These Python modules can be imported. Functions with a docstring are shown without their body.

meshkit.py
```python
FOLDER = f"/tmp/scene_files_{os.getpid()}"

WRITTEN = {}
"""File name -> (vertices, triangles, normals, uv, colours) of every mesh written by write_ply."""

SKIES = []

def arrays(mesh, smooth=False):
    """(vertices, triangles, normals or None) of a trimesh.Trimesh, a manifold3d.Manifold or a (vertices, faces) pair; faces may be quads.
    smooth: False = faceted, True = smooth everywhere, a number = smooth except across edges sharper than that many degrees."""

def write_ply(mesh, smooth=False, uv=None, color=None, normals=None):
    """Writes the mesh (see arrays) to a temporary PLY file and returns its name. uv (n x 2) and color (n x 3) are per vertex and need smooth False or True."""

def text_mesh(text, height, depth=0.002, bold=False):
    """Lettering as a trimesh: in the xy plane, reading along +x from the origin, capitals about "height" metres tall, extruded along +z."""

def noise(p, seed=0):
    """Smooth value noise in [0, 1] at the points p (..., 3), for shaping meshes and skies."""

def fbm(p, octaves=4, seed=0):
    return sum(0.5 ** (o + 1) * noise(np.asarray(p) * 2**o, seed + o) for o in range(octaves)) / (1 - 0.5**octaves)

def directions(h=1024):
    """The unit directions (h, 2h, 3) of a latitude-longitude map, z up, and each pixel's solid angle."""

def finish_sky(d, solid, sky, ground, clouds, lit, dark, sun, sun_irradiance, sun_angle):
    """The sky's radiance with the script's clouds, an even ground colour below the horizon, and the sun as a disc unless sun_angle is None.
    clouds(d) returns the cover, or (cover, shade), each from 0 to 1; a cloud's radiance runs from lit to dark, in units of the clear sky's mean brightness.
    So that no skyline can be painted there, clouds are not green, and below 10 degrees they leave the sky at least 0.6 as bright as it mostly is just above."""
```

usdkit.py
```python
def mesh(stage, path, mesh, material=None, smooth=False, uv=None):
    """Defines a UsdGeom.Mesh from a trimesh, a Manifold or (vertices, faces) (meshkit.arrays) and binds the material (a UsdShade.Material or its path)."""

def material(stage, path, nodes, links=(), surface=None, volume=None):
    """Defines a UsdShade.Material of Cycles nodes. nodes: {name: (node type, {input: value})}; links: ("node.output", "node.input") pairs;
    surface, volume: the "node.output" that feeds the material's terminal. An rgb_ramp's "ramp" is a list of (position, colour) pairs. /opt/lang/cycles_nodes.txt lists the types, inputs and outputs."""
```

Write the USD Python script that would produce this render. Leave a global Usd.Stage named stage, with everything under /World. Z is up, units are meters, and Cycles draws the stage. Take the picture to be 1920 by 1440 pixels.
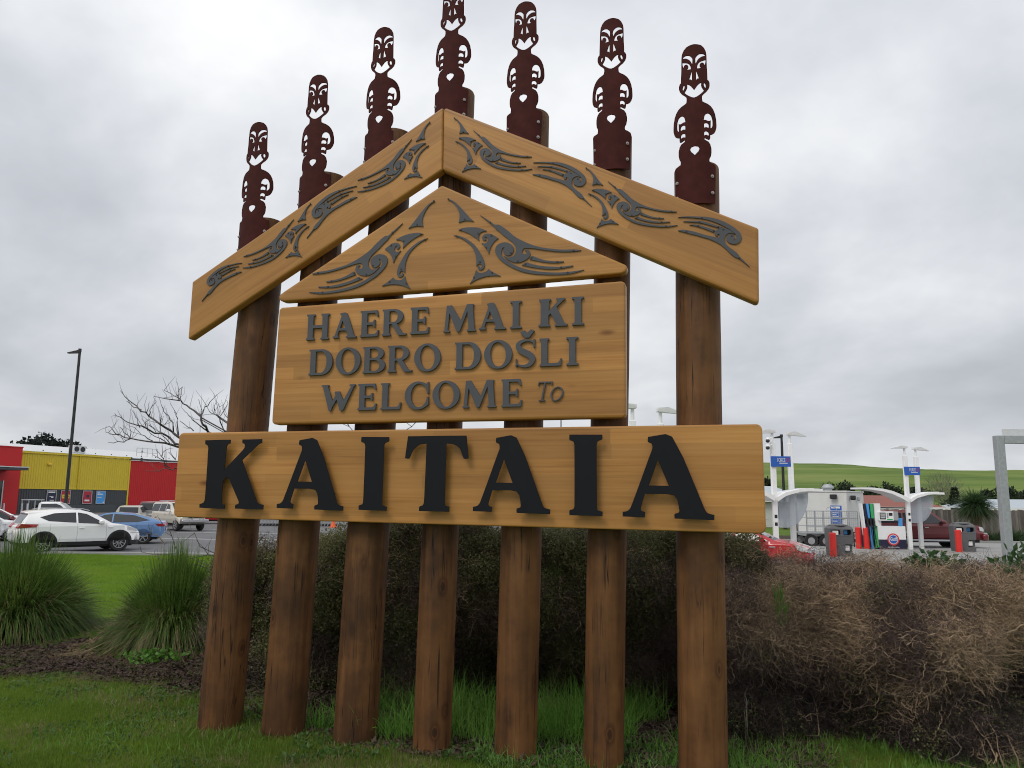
import math, random
import numpy as np, trimesh, manifold3d as m3
import shapely.geometry as sg, shapely.affinity as sa
from shapely.ops import unary_union
from pxr import Usd, UsdGeom, UsdLux, UsdShade, Gf, Sdf, Vt
import usdkit, meshkit

# ------------------------------------------------------------------ camera, sky, sun
stage = Usd.Stage.CreateInMemory()
UsdGeom.SetStageUpAxis(stage, 'Z'); UsdGeom.SetStageMetersPerUnit(stage, 1.0)
UsdGeom.Xform.Define(stage, '/World'); UsdGeom.Scope.Define(stage, '/World/Looks')
EYE = np.array([1.79183, -4.67597, 1.6]); YAW, PITCH, ROLL, FPX = math.radians(15.33042), math.radians(8.42941), math.radians(.51331), 1442.0
_F = np.array([-math.sin(YAW)*math.cos(PITCH), math.cos(YAW)*math.cos(PITCH), math.sin(PITCH)])
_R0 = np.array([math.cos(YAW), math.sin(YAW), 0.0]); _U0 = np.cross(_R0, _F)
_R = math.cos(ROLL)*_R0 + math.sin(ROLL)*_U0; _U = -math.sin(ROLL)*_R0 + math.cos(ROLL)*_U0
cam = UsdGeom.Camera.Define(stage, '/World/camera')
cam.CreateHorizontalApertureAttr(36.0); cam.CreateVerticalApertureAttr(27.0); cam.CreateFocalLengthAttr(36.0*FPX/1920)
cam.CreateClippingRangeAttr((0.05, 5000.0)); cam.CreateExposureAttr(EXPOSURE := 0.0)
cam.AddTransformOp().Set(Gf.Matrix4d(*_R, 0, *_U, 0, *(-_F), 0, *EYE, 1))

SUN_EL, SUN_AZ = math.radians(50), math.radians(205)      # azimuth from +y, clockwise: high behind the camera's left shoulder
sun_dir = np.array([math.sin(SUN_AZ)*math.cos(SUN_EL), math.cos(SUN_AZ)*math.cos(SUN_EL), math.sin(SUN_EL)])
dome = UsdLux.DomeLight.Define(stage, '/World/sky')
dome.GetPrim().SetCustomDataByKey('kind', 'structure'); dome.GetPrim().SetCustomDataByKey('label', 'overcast sky of pale and darker grey cloud')
CL, SKX, SKY = 7.9, 7.9, -1.3
skymat = usdkit.material(stage, '/World/Looks/sky_clouds', {
    'tc': ('texture_coordinate', {}), 'sep': ('separate_xyz', {}), 'zz': ('math', {'math_type': 'maximum', 'value2': 0.0}),
    'za': ('math', {'math_type': 'add', 'value2': 0.42}), 'inv': ('math', {'math_type': 'divide', 'value1': 1.0}),
    'pl': ('vector_math', {'math_type': 'scale'}),
    'mp': ('mapping', {'scale': (1.0, 1.0, 0.35), 'location': (SKX, SKY, 0.0)}),
    'n1': ('noise_texture', {'scale': 1.15, 'detail': 7.0, 'roughness': 0.52, 'distortion': 0.25}),
    'n2': ('noise_texture', {'scale': 3.0, 'detail': 5.0, 'roughness': 0.5, 'distortion': 0.2}),
    'mm': ('mix_float', {'fac': 0.32}),
    'rp': ('rgb_ramp', {'ramp': [(0.0, (.62, .65, .70)), (.36, (.68, .71, .765)), (.45, (.83, .86, .92)), (.52, (1.0, 1.025, 1.07)), (.60, (1.22, 1.235, 1.25)), (.68, (1.45, 1.45, 1.45)), (1.0, (1.7, 1.7, 1.7))]}),
    'hz': ('map_range', {'range_type': 'smoothstep', 'from_min': 0.02, 'from_max': 0.75, 'to_min': 0.9, 'to_max': 1.12}),
    'k': ('mix_color', {'blend_type': 'multiply', 'fac': 1.0, 'use_clamp': False}),
    'k2': ('mix_color', {'blend_type': 'multiply', 'fac': 1.0, 'b': (CL, CL, CL), 'use_clamp': False}),
    'sky': ('sky_texture', {'sky_type': 'single_scattering', 'sun_disc': False, 'sun_elevation': SUN_EL, 'sun_rotation': SUN_AZ}),
    'mix': ('mix_color', {'fac': 0.94, 'use_clamp': False}),
    'bg': ('background_shader', {'strength': 0.1})},
    [('tc.generated', 'sep.vector'), ('sep.z', 'zz.value1'), ('zz.value', 'za.value1'), ('za.value', 'inv.value2'), ('tc.generated', 'pl.vector1'), ('inv.value', 'pl.scale'),
     ('pl.vector', 'mp.vector'), ('mp.vector', 'n1.vector'), ('mp.vector', 'n2.vector'), ('n1.fac', 'mm.a'), ('n2.fac', 'mm.b'), ('mm.result', 'rp.fac'),
     ('sep.z', 'hz.value'), ('rp.color', 'k.a'), ('hz.result', 'k.b'), ('k.result', 'k2.a'), ('sky.color', 'mix.a'), ('k2.result', 'mix.b'), ('mix.result', 'bg.color')], surface='bg.background')
UsdShade.MaterialBindingAPI.Apply(dome.GetPrim()).Bind(skymat)
sun = UsdLux.DistantLight.Define(stage, '/World/sun')
sun.CreateNormalizeAttr(True); sun.CreateIntensityAttr(0.38); sun.CreateAngleAttr(22.0); sun.CreateColorAttr(Gf.Vec3f(1.0, .95, .88))
_z = Gf.Vec3d(*sun_dir); _x = Gf.Cross(Gf.Vec3d(0, 0, 1), _z).GetNormalized(); _y = Gf.Cross(_z, _x)
sun.AddTransformOp().Set(Gf.Matrix4d(*_x, 0, *_y, 0, *_z, 0, 0, 0, 50, 1))

# ------------------------------------------------------------------ helpers
rng = np.random.default_rng(7)
Fh = np.array([-math.sin(YAW), math.cos(YAW), 0]); Rh = np.array([math.cos(YAW), math.sin(YAW), 0])
def at(px, py, b):
    """The point of the place seen at pixel (px, py) of the 1920 x 1440 photograph, b metres ahead of the eye."""
    d = _F + (px-960)/FPX*_R - (py-720)/FPX*_U
    return EYE + d*(b/(d@Fh))
def V(a, b, z=0.0): return np.array([*(EYE[:2] + a*Rh[:2] + b*Fh[:2]), z])
def side(px, b):
    p = at(px, 930, b); return (p-EYE)@Rh
def zg(x, y):
    """Height of the terrain."""
    b = (np.asarray(x)-EYE[0])*Fh[0] + (np.asarray(y)-EYE[1])*Fh[1]
    t = np.clip((b-8)/19, 0, 1); return -.65*t*t*(3-2*t)
names = {}
def fresh(parent, name):
    k = f'{parent}/{name}'; n = names.get(k, -1) + 1; names[k] = n
    return k if n == 0 else f'{k}_{n:03d}'
def path_of(o): return '/World' if o is None else str(o.GetPath())
def tag(o, label=None, cat=None, group=None, kind=None):
    for k, v in (('label', label), ('category', cat), ('group', group), ('kind', kind)):
        if v: o.SetCustomDataByKey(k, v)
    return o
def thing(name, label, cat, loc=(0, 0, 0), rz=0.0, group=None):
    x = UsdGeom.Xform.Define(stage, fresh('/World', name))
    x.AddTranslateOp().Set(Gf.Vec3d(*map(float, loc))); x.AddRotateZOp().Set(float(math.degrees(rz)))
    return tag(x.GetPrim(), label, cat, group)
def cat(ms): return trimesh.util.concatenate([tm(m) for m in ms])
def tm(m):
    if isinstance(m, trimesh.Trimesh): return m
    v, f, _ = meshkit.arrays(m); return trimesh.Trimesh(v, f, process=False)
def obj(name, mesh, mat, parent=None, smooth=False, label=None, kind=None):
    if isinstance(mesh, list): mesh = cat(mesh)
    p = usdkit.mesh(stage, fresh(path_of(parent), name), mesh, M[mat] if isinstance(mat, str) else mat, smooth=smooth).GetPrim()
    return tag(p, label, kind=kind)
def dup(root, loc, rz, label=None, group=None):
    was = root.GetCustomData()
    r = thing(root.GetName(), label or was['label'], was['category'], loc, rz, group or was.get('group'))
    r.GetReferences().AddInternalReference(root.GetPath()); r.SetInstanceable(True)
    return r
def box(x0, x1, y0, y1, z0, z1):
    m = trimesh.creation.box([x1-x0, y1-y0, z1-z0]); m.apply_translation([(x0+x1)/2, (y0+y1)/2, (z0+z1)/2]); return m
def rbox(x0, x1, y0, y1, z0, z1, r=.02):
    """A box with chamfered edges."""
    pts = []
    for sx in (0, 1):
        for sy in (0, 1):
            for sz in (0, 1):
                for k in range(3):
                    q = [x0+r if not sx else x1-r, y0+r if not sy else y1-r, z0+r if not sz else z1-r]
                    q[k] += (-r, r)[(sx, sy, sz)[k]]; pts.append(q)
    return trimesh.convex.convex_hull(np.array(pts))
def cyl(p0, p1, r0, r1=None, n=16):
    p0, p1 = np.asarray(p0, float), np.asarray(p1, float); r1 = r0 if r1 is None else r1
    t = (p1-p0)/np.linalg.norm(p1-p0); a = np.cross(t, [0, 0, 1.0] if abs(t[2]) < .9 else [1.0, 0, 0]); a /= np.linalg.norm(a); b = np.cross(t, a)
    g = np.arange(n)*2*np.pi/n; ring = np.cos(g)[:, None]*a + np.sin(g)[:, None]*b
    v = np.vstack([p0+r0*ring, p1+r1*ring, p0, p1]); i = np.arange(n); j = (i+1) % n
    f = np.vstack([np.stack([i, j, j+n], 1), np.stack([i, j+n, i+n], 1), np.stack([j, i, np.full(n, 2*n)], 1), np.stack([i+n, j+n, np.full(n, 2*n+1)], 1)])
    return trimesh.Trimesh(v, f[:, ::-1], process=False)
def tube(pts, r, n=6):
    """A round tube along a polyline; r a number or one radius per point."""
    p = np.asarray(pts, float); r = np.broadcast_to(np.asarray(r, float), (len(p),))
    t = np.gradient(p, axis=0); t /= np.linalg.norm(t, axis=1, keepdims=True) + 1e-12
    a = np.cross(t, np.where(np.abs(t[:, 2:]) < .9, [0, 0, 1.0], [1.0, 0, 0])); a /= np.linalg.norm(a, axis=1, keepdims=True); b = np.cross(t, a)
    g = np.arange(n)*2*np.pi/n
    v = (p[:, None] + r[:, None, None]*(np.cos(g)[None, :, None]*a[:, None] + np.sin(g)[None, :, None]*b[:, None])).reshape(-1, 3)
    i, j = np.meshgrid(np.arange(len(p)-1), np.arange(n), indexing='ij'); k = (j+1) % n
    f = np.vstack([np.stack([i*n+j, (i+1)*n+k, i*n+k], -1).reshape(-1, 3), np.stack([i*n+j, (i+1)*n+j, (i+1)*n+k], -1).reshape(-1, 3)])
    c = len(v); v = np.vstack([v, p[0], p[-1]]); q = np.arange(n); w = (q+1) % n; e = (len(p)-1)*n
    f = np.vstack([f, np.stack([q, w, np.full(n, c)], 1), np.stack([e+w, e+q, np.full(n, c+1)], 1)])
    return trimesh.Trimesh(v, f[:, ::-1], process=False)
def lathe(prof, n=24):
    """Revolve (radius, z) pairs about z."""
    return trimesh.creation.revolve(np.asarray(prof, float), sections=n)
def polys(g): return [q for q in getattr(g, 'geoms', [g]) if q.geom_type == 'Polygon' and q.area > 1e-7]
def flat(poly, y, t):
    """A polygon drawn in (x, z), extruded from plane y = y-t to y, facing -y."""
    out = []
    for q in polys(poly.buffer(0)):
        m = trimesh.creation.extrude_polygon(q, t, engine='earcut')
        v = m.vertices; m.vertices = np.stack([v[:, 0], y - v[:, 2], v[:, 1]], 1); out.append(m)
    m = trimesh.util.concatenate(out); return m
def extrude_y(pts, y0, y1):
    q = pts if isinstance(pts, sg.Polygon) else sg.Polygon(pts)
    m = trimesh.creation.extrude_polygon(q.buffer(0), y1-y0, engine='earcut'); v = m.vertices
    m.vertices = np.stack([v[:, 0], y1 - v[:, 2], v[:, 1]], 1); return m
def spline(pts, n=4, closed=True):
    """Catmull-Rom curve through pts that keeps sharp corners."""
    p = np.asarray(pts, float); N = len(p); out = []
    pr, nx = np.roll(p, 1, 0), np.roll(p, -1, 0); a, b = p-pr, nx-p
    cs = (a*b).sum(1)/(np.linalg.norm(a, axis=1)*np.linalg.norm(b, axis=1)+1e-12); sharp = cs < .35
    tan = (nx-pr)/2
    for i in range(N):
        j = (i+1) % N; d = p[j]-p[i]; L = np.linalg.norm(d)
        ti = d if sharp[i] else tan[i]*min(1, L/(np.linalg.norm(tan[i])+1e-9)); tj = d if sharp[j] else tan[j]*min(1, L/(np.linalg.norm(tan[j])+1e-9))
        for t in np.arange(n)/n:
            out.append((2*t**3-3*t**2+1)*p[i] + (t**3-2*t**2+t)*ti + (-2*t**3+3*t**2)*p[j] + (t**3-t**2)*tj)
    q = sg.Polygon(out); return q if q.is_valid else q.buffer(0)
def man(t):
    t = tm(t); return m3.Manifold(m3.Mesh(vert_properties=np.asarray(t.vertices, np.float32), tri_verts=np.asarray(t.faces, np.uint32)))

# ------------------------------------------------------------------ materials
M = {}
def mat(name, nodes, links=(), surface='p.BSDF', **k):
    M[name] = usdkit.material(stage, f'/World/Looks/{name}', nodes, links, surface=surface, **k); return M[name]
def plain(name, col, rough=.6, metal=0.0, var=.12, scale=9.0, spec=.5, bump=0.0, bscale=60.0, coat=0.0):
    """A colour with faint blotchy wear."""
    c = np.array(col)
    mat(name, {'g': ('geometry', {}), 'n': ('noise_texture', {'scale': scale, 'detail': 5.0, 'roughness': .6}),
        'r': ('rgb_ramp', {'ramp': [(.25, tuple(c*(1-var))), (.75, tuple(np.minimum(c*(1+var), .95)))]}),
        'n2': ('noise_texture', {'scale': bscale, 'detail': 3.0}), 'bp': ('bump', {'strength': bump, 'distance': .01}),
        'p': ('principled_bsdf', {'roughness': rough, 'metallic': metal, 'specular_ior_level': spec, 'coat_weight': coat})},
        [('g.position', 'n.vector'), ('g.position', 'n2.vector'), ('n2.fac', 'bp.height'), ('n.fac', 'r.fac'), ('r.color', 'p.base_color')] + ([('bp.normal', 'p.normal')] if bump else []))
def leaf(name, c0, c1, c2, trans=.35, rough=.55, scale=2.5, fine=40.0):
    """Foliage: patches of three colours, lit through."""
    mat(name, {'g': ('geometry', {}), 'n': ('noise_texture', {'scale': scale, 'detail': 3.0}), 'f': ('noise_texture', {'scale': fine, 'detail': 1.0}), 'mx': ('mix_float', {'fac': .5}),
        'r': ('rgb_ramp', {'ramp': [(.3, c0), (.5, c1), (.7, c2)]}), 'p': ('principled_bsdf', {'roughness': rough, 'specular_ior_level': .3}), 't': ('translucent_bsdf', {}), 'm': ('mix_closure', {'fac': trans})},
        [('g.position', 'n.vector'), ('g.position', 'f.vector'), ('n.fac', 'mx.a'), ('f.fac', 'mx.b'), ('mx.result', 'r.fac'), ('r.color', 'p.base_color'), ('r.color', 't.color'), ('p.BSDF', 'm.closure1'), ('t.BSDF', 'm.closure2')], surface='m.closure')
# shapes of the sign in metres, (x, z) in the plane of its boards
BOARD = {'name': [[-1.959, 2.041], [-1.958, 1.446], [2.018, 1.411], [2.018, 2.039]], 'text': [[-1.204, 2.918], [-1.214, 2.088], [1.23, 2.09], [1.238, 2.95]], 'railR': [[-0.002, 4.278], [0.002, 3.815], [2.028, 2.749], [2.042, 3.224]], 'railL': [[-0.002, 4.278], [-1.944, 3.156], [-1.946, 2.717], [0.002, 3.815]], 'tri': [[0.001, 3.692], [-1.189, 2.958], [1.236, 2.967], [1.237, 3.026]]}
POSTS = [[-1.6332, 0.0393, 0.1447], [-1.1387, 0.0368, 0.1413], [-0.5992, 0.0312, 0.1406], [-0.0635, 0.0203, 0.1208], [0.4941, 0.0175, 0.1294], [1.0399, 0.0274, 0.1202], [1.6247, 0.0156, 0.1412]]
BIRD_A = {'thorn':[[0.05,3.598],[0.064,3.593],[0.097,3.574],[0.138,3.534],[0.172,3.494],[0.206,3.454],[0.238,3.422],[0.213,3.428],[0.173,3.432],[0.131,3.424],[0.137,3.457],[0.136,3.481],[0.125,3.515],[0.107,3.546],[0.08,3.576],[0.05,3.593]],'head':[[0.13,3.372],[0.161,3.382],[0.204,3.384],[0.254,3.378],[0.294,3.366],[0.328,3.35],[0.3,3.346],[0.282,3.336],[0.273,3.317],[0.277,3.284],[0.248,3.311],[0.208,3.339],[0.168,3.359]],'beak':[[0.097,3.338],[0.129,3.332],[0.169,3.316],[0.212,3.288],[0.256,3.246],[0.286,3.199],[0.307,3.159],[0.317,3.122],[0.313,3.097],[0.297,3.084],[0.277,3.088],[0.269,3.103],[0.277,3.114],[0.282,3.109],[0.283,3.1],[0.294,3.1],[0.299,3.11],[0.291,3.124],[0.276,3.126],[0.26,3.112],[0.26,3.143],[0.257,3.175],[0.247,3.209],[0.23,3.243],[0.203,3.274],[0.166,3.303],[0.129,3.324]],'hook':[[0.41,3.291],[0.386,3.308],[0.36,3.324],[0.332,3.329],[0.309,3.323],[0.298,3.305],[0.303,3.289],[0.317,3.282],[0.326,3.29],[0.322,3.3],[0.313,3.305],[0.323,3.308],[0.334,3.299],[0.338,3.284],[0.331,3.27],[0.316,3.262],[0.292,3.27],[0.312,3.246],[0.332,3.218],[0.345,3.186],[0.351,3.22],[0.367,3.251],[0.386,3.275]],'body':[[0.281,3.463],[0.319,3.436],[0.359,3.406],[0.385,3.386],[0.411,3.384],[0.45,3.357],[0.483,3.329],[0.522,3.293],[0.567,3.264],[0.618,3.237],[0.675,3.213],[0.731,3.198],[0.787,3.187],[0.849,3.178],[0.911,3.175],[0.96,3.167],[0.948,3.163],[0.892,3.162],[0.831,3.166],[0.769,3.176],[0.706,3.189],[0.656,3.201],[0.612,3.208],[0.589,3.209],[0.577,3.201],[0.572,3.187],[0.577,3.173],[0.59,3.168],[0.602,3.173],[0.603,3.185],[0.591,3.193],[0.604,3.199],[0.617,3.193],[0.626,3.174],[0.623,3.153],[0.606,3.135],[0.581,3.122],[0.549,3.115],[0.517,3.119],[0.485,3.134],[0.462,3.152],[0.446,3.169],[0.469,3.159],[0.491,3.155],[0.51,3.16],[0.524,3.174],[0.53,3.193],[0.53,3.215],[0.519,3.239],[0.503,3.259],[0.477,3.281],[0.444,3.309],[0.418,3.334],[0.392,3.356],[0.379,3.373],[0.352,3.399],[0.319,3.428]],'crescent':[[0.979,3.036],[0.935,3.024],[0.892,3.016],[0.831,3.014],[0.769,3.017],[0.707,3.023],[0.644,3.033],[0.581,3.05],[0.524,3.075],[0.472,3.105],[0.433,3.136],[0.407,3.164],[0.392,3.191],[0.389,3.217],[0.397,3.239],[0.416,3.253],[0.451,3.26],[0.484,3.251],[0.506,3.233],[0.515,3.21],[0.51,3.188],[0.496,3.171],[0.475,3.168],[0.455,3.178],[0.444,3.196],[0.445,3.214],[0.456,3.227],[0.441,3.223],[0.433,3.207],[0.431,3.185],[0.443,3.161],[0.466,3.139],[0.504,3.112],[0.555,3.084],[0.613,3.062],[0.675,3.047],[0.744,3.036],[0.806,3.03],[0.871,3.029],[0.929,3.032]],'feather':[[0.623,3.131],[0.634,3.153],[0.647,3.151],[0.681,3.134],[0.731,3.116],[0.781,3.107],[0.848,3.102],[0.847,3.097],[0.806,3.094],[0.75,3.099],[0.694,3.111],[0.656,3.122]],'feather2':[[0.57,3.097],[0.606,3.112],[0.625,3.103],[0.675,3.087],[0.732,3.076],[0.787,3.069],[0.831,3.066],[0.908,3.07],[0.907,3.064],[0.837,3.055],[0.769,3.054],[0.707,3.062],[0.644,3.076]],'fin':[[0.259,3.087],[0.272,3.071],[0.292,3.063],[0.315,3.066],[0.334,3.074],[0.345,3.086],[0.37,3.067],[0.396,3.051],[0.427,3.034],[0.383,3.038],[0.338,3.038],[0.286,3.028],[0.247,3.012],[0.217,2.996],[0.237,3.025],[0.249,3.053]]}
BIRD_B = {'crescent':[[1.569,3.33],[1.6,3.332],[1.647,3.329],[1.717,3.32],[1.763,3.311],[1.804,3.297],[1.84,3.279],[1.876,3.256],[1.907,3.231],[1.929,3.209],[1.942,3.189],[1.946,3.169],[1.941,3.149],[1.929,3.135],[1.911,3.128],[1.888,3.131],[1.868,3.142],[1.857,3.16],[1.859,3.178],[1.87,3.19],[1.886,3.192],[1.901,3.185],[1.908,3.169],[1.905,3.157],[1.897,3.152],[1.911,3.157],[1.916,3.171],[1.913,3.189],[1.897,3.207],[1.88,3.222],[1.857,3.238],[1.835,3.254],[1.804,3.272],[1.762,3.292],[1.717,3.307],[1.67,3.317],[1.624,3.324]],'body':[[1.567,3.243],[1.589,3.246],[1.622,3.24],[1.659,3.23],[1.696,3.215],[1.732,3.201],[1.76,3.191],[1.787,3.182],[1.805,3.178],[1.816,3.183],[1.818,3.194],[1.811,3.201],[1.803,3.197],[1.808,3.19],[1.798,3.188],[1.79,3.196],[1.788,3.209],[1.795,3.223],[1.812,3.233],[1.835,3.236],[1.857,3.231],[1.88,3.219],[1.897,3.204],[1.907,3.19],[1.89,3.2],[1.872,3.2],[1.856,3.191],[1.847,3.174],[1.847,3.152],[1.854,3.132],[1.869,3.114],[1.889,3.095],[1.911,3.076],[1.924,3.061],[1.931,3.046],[1.96,3.012],[1.989,2.977],[1.958,3.006],[1.93,3.034],[1.919,3.039],[1.901,3.048],[1.884,3.064],[1.862,3.09],[1.84,3.114],[1.813,3.138],[1.782,3.158],[1.75,3.175],[1.714,3.189],[1.677,3.204],[1.64,3.216],[1.603,3.23]],'feather':[[1.6,3.299],[1.632,3.301],[1.67,3.297],[1.707,3.292],[1.744,3.28],[1.78,3.266],[1.808,3.253],[1.836,3.243],[1.823,3.235],[1.807,3.242],[1.775,3.255],[1.739,3.269],[1.697,3.283],[1.651,3.291]],'feather2':[[1.637,3.274],[1.66,3.275],[1.692,3.268],[1.729,3.254],[1.761,3.241],[1.792,3.226],[1.781,3.213],[1.756,3.227],[1.724,3.243],[1.692,3.257],[1.664,3.267]]}
SCREW = {'A':[[0.054,3.596],[0.174,3.442],[0.354,3.404],[0.148,3.371],[0.271,3.335],[0.117,3.33],[0.286,3.138],[0.362,3.314],[0.327,3.233],[0.911,3.168],[0.496,3.184],[0.543,3.124],[0.635,3.14],[0.806,3.1],[0.595,3.102],[0.831,3.063],[0.873,3.025],[0.37,3.059],[0.246,3.036]],'B':[[1.714,3.313],[1.699,3.287],[1.811,3.247],[1.691,3.264],[1.781,3.224],[1.619,3.232],[1.84,3.227],[1.889,3.183],[1.928,3.038]]}
PLACE = {'A1': [0.6402, -0.0738, -0.2149, 1.8772], 'A2': [0.6581, -0.0715, 0.7035, 1.3518], 'B1': [0.9417, -0.0167, -0.8909, 0.6811], 'B2': [0.9865, -0.0007, 0.0191, 0.0464], 'LA1': [0.6365, -0.1018, -0.304, 1.8849], 'LA2': [0.6244, -0.0904, 0.6308, 1.4223], 'LB1': [0.9355, -0.0492, -0.9985, 0.7213], 'LB2': [0.7579, 0.003, 0.3446, 0.7373], 'TL': [1.0044, -0.0181, -0.0695, -0.0184]}
CARVED = {'outline':[[0.004,0.704],[0.026,0.701],[0.049,0.694],[0.068,0.678],[0.081,0.656],[0.086,0.628],[0.087,0.584],[0.088,0.541],[0.09,0.497],[0.091,0.458],[0.101,0.454],[0.108,0.441],[0.108,0.419],[0.1,0.397],[0.084,0.375],[0.064,0.357],[0.051,0.341],[0.05,0.324],[0.053,0.305],[0.064,0.299],[0.091,0.292],[0.116,0.282],[0.138,0.267],[0.159,0.244],[0.173,0.215],[0.18,0.178],[0.179,0.159],[0.165,0.129],[0.147,0.105],[0.129,0.092],[0.107,0.084],[0.107,0.067],[0.104,0.051],[0.096,0.049],[0.083,0.052],[0.07,0.056],[0.064,0.052],[0.065,0.045],[0.078,0.039],[0.093,0.034],[0.107,0.019],[0.116,-0.007],[0.116,-0.037],[0.11,-0.063],[0.1,-0.08],[0.098,-0.092],[0.103,-0.109],[0.122,-0.109],[0.149,-0.108],[0.159,-0.116],[0.145,-0.373]],'brow':[[0.011,0.568],[0.01,0.603],[0.019,0.619],[0.035,0.632],[0.055,0.636],[0.072,0.632],[0.08,0.622],[0.059,0.618],[0.041,0.608],[0.025,0.593],[0.016,0.576]],'eye':[[0.02,0.533],[0.022,0.549],[0.031,0.569],[0.047,0.582],[0.066,0.59],[0.081,0.596],[0.079,0.579],[0.073,0.561],[0.068,0.559],[0.066,0.568],[0.059,0.573],[0.047,0.571],[0.039,0.562],[0.038,0.549],[0.043,0.542],[0.051,0.54],[0.039,0.534]],'nostril':[[0.013,0.515],[0.019,0.502],[0.027,0.479],[0.033,0.461],[0.025,0.463],[0.019,0.459],[0.013,0.454]],'mouth':[[0.003,0.382],[0.012,0.399],[0.024,0.415],[0.035,0.425],[0.045,0.431],[0.044,0.416],[0.047,0.404],[0.054,0.393],[0.063,0.382],[0.052,0.369],[0.036,0.354],[0.016,0.34],[0.002,0.335]],'ear':[[0.066,0.431],[0.073,0.433],[0.079,0.422],[0.08,0.409],[0.075,0.4],[0.069,0.405],[0.064,0.418]],'arm1':[[0.061,0.178],[0.065,0.201],[0.077,0.22],[0.096,0.228],[0.117,0.222],[0.13,0.203],[0.135,0.179],[0.133,0.153],[0.123,0.137],[0.112,0.13],[0.113,0.158],[0.114,0.186],[0.102,0.177],[0.088,0.176],[0.075,0.179]],'arm2':[[0.062,0.126],[0.062,0.148],[0.07,0.157],[0.083,0.16],[0.096,0.155],[0.1,0.138],[0.091,0.129],[0.078,0.131]],'arm3':[[0.062,0.073],[0.063,0.093],[0.073,0.102],[0.085,0.103],[0.096,0.097],[0.099,0.085],[0.092,0.075],[0.078,0.078]],'belly':[[0.0,0.0],[0.021,-0.005],[0.028,-0.017],[0.021,-0.034],[0.001,-0.056]]}
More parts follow.
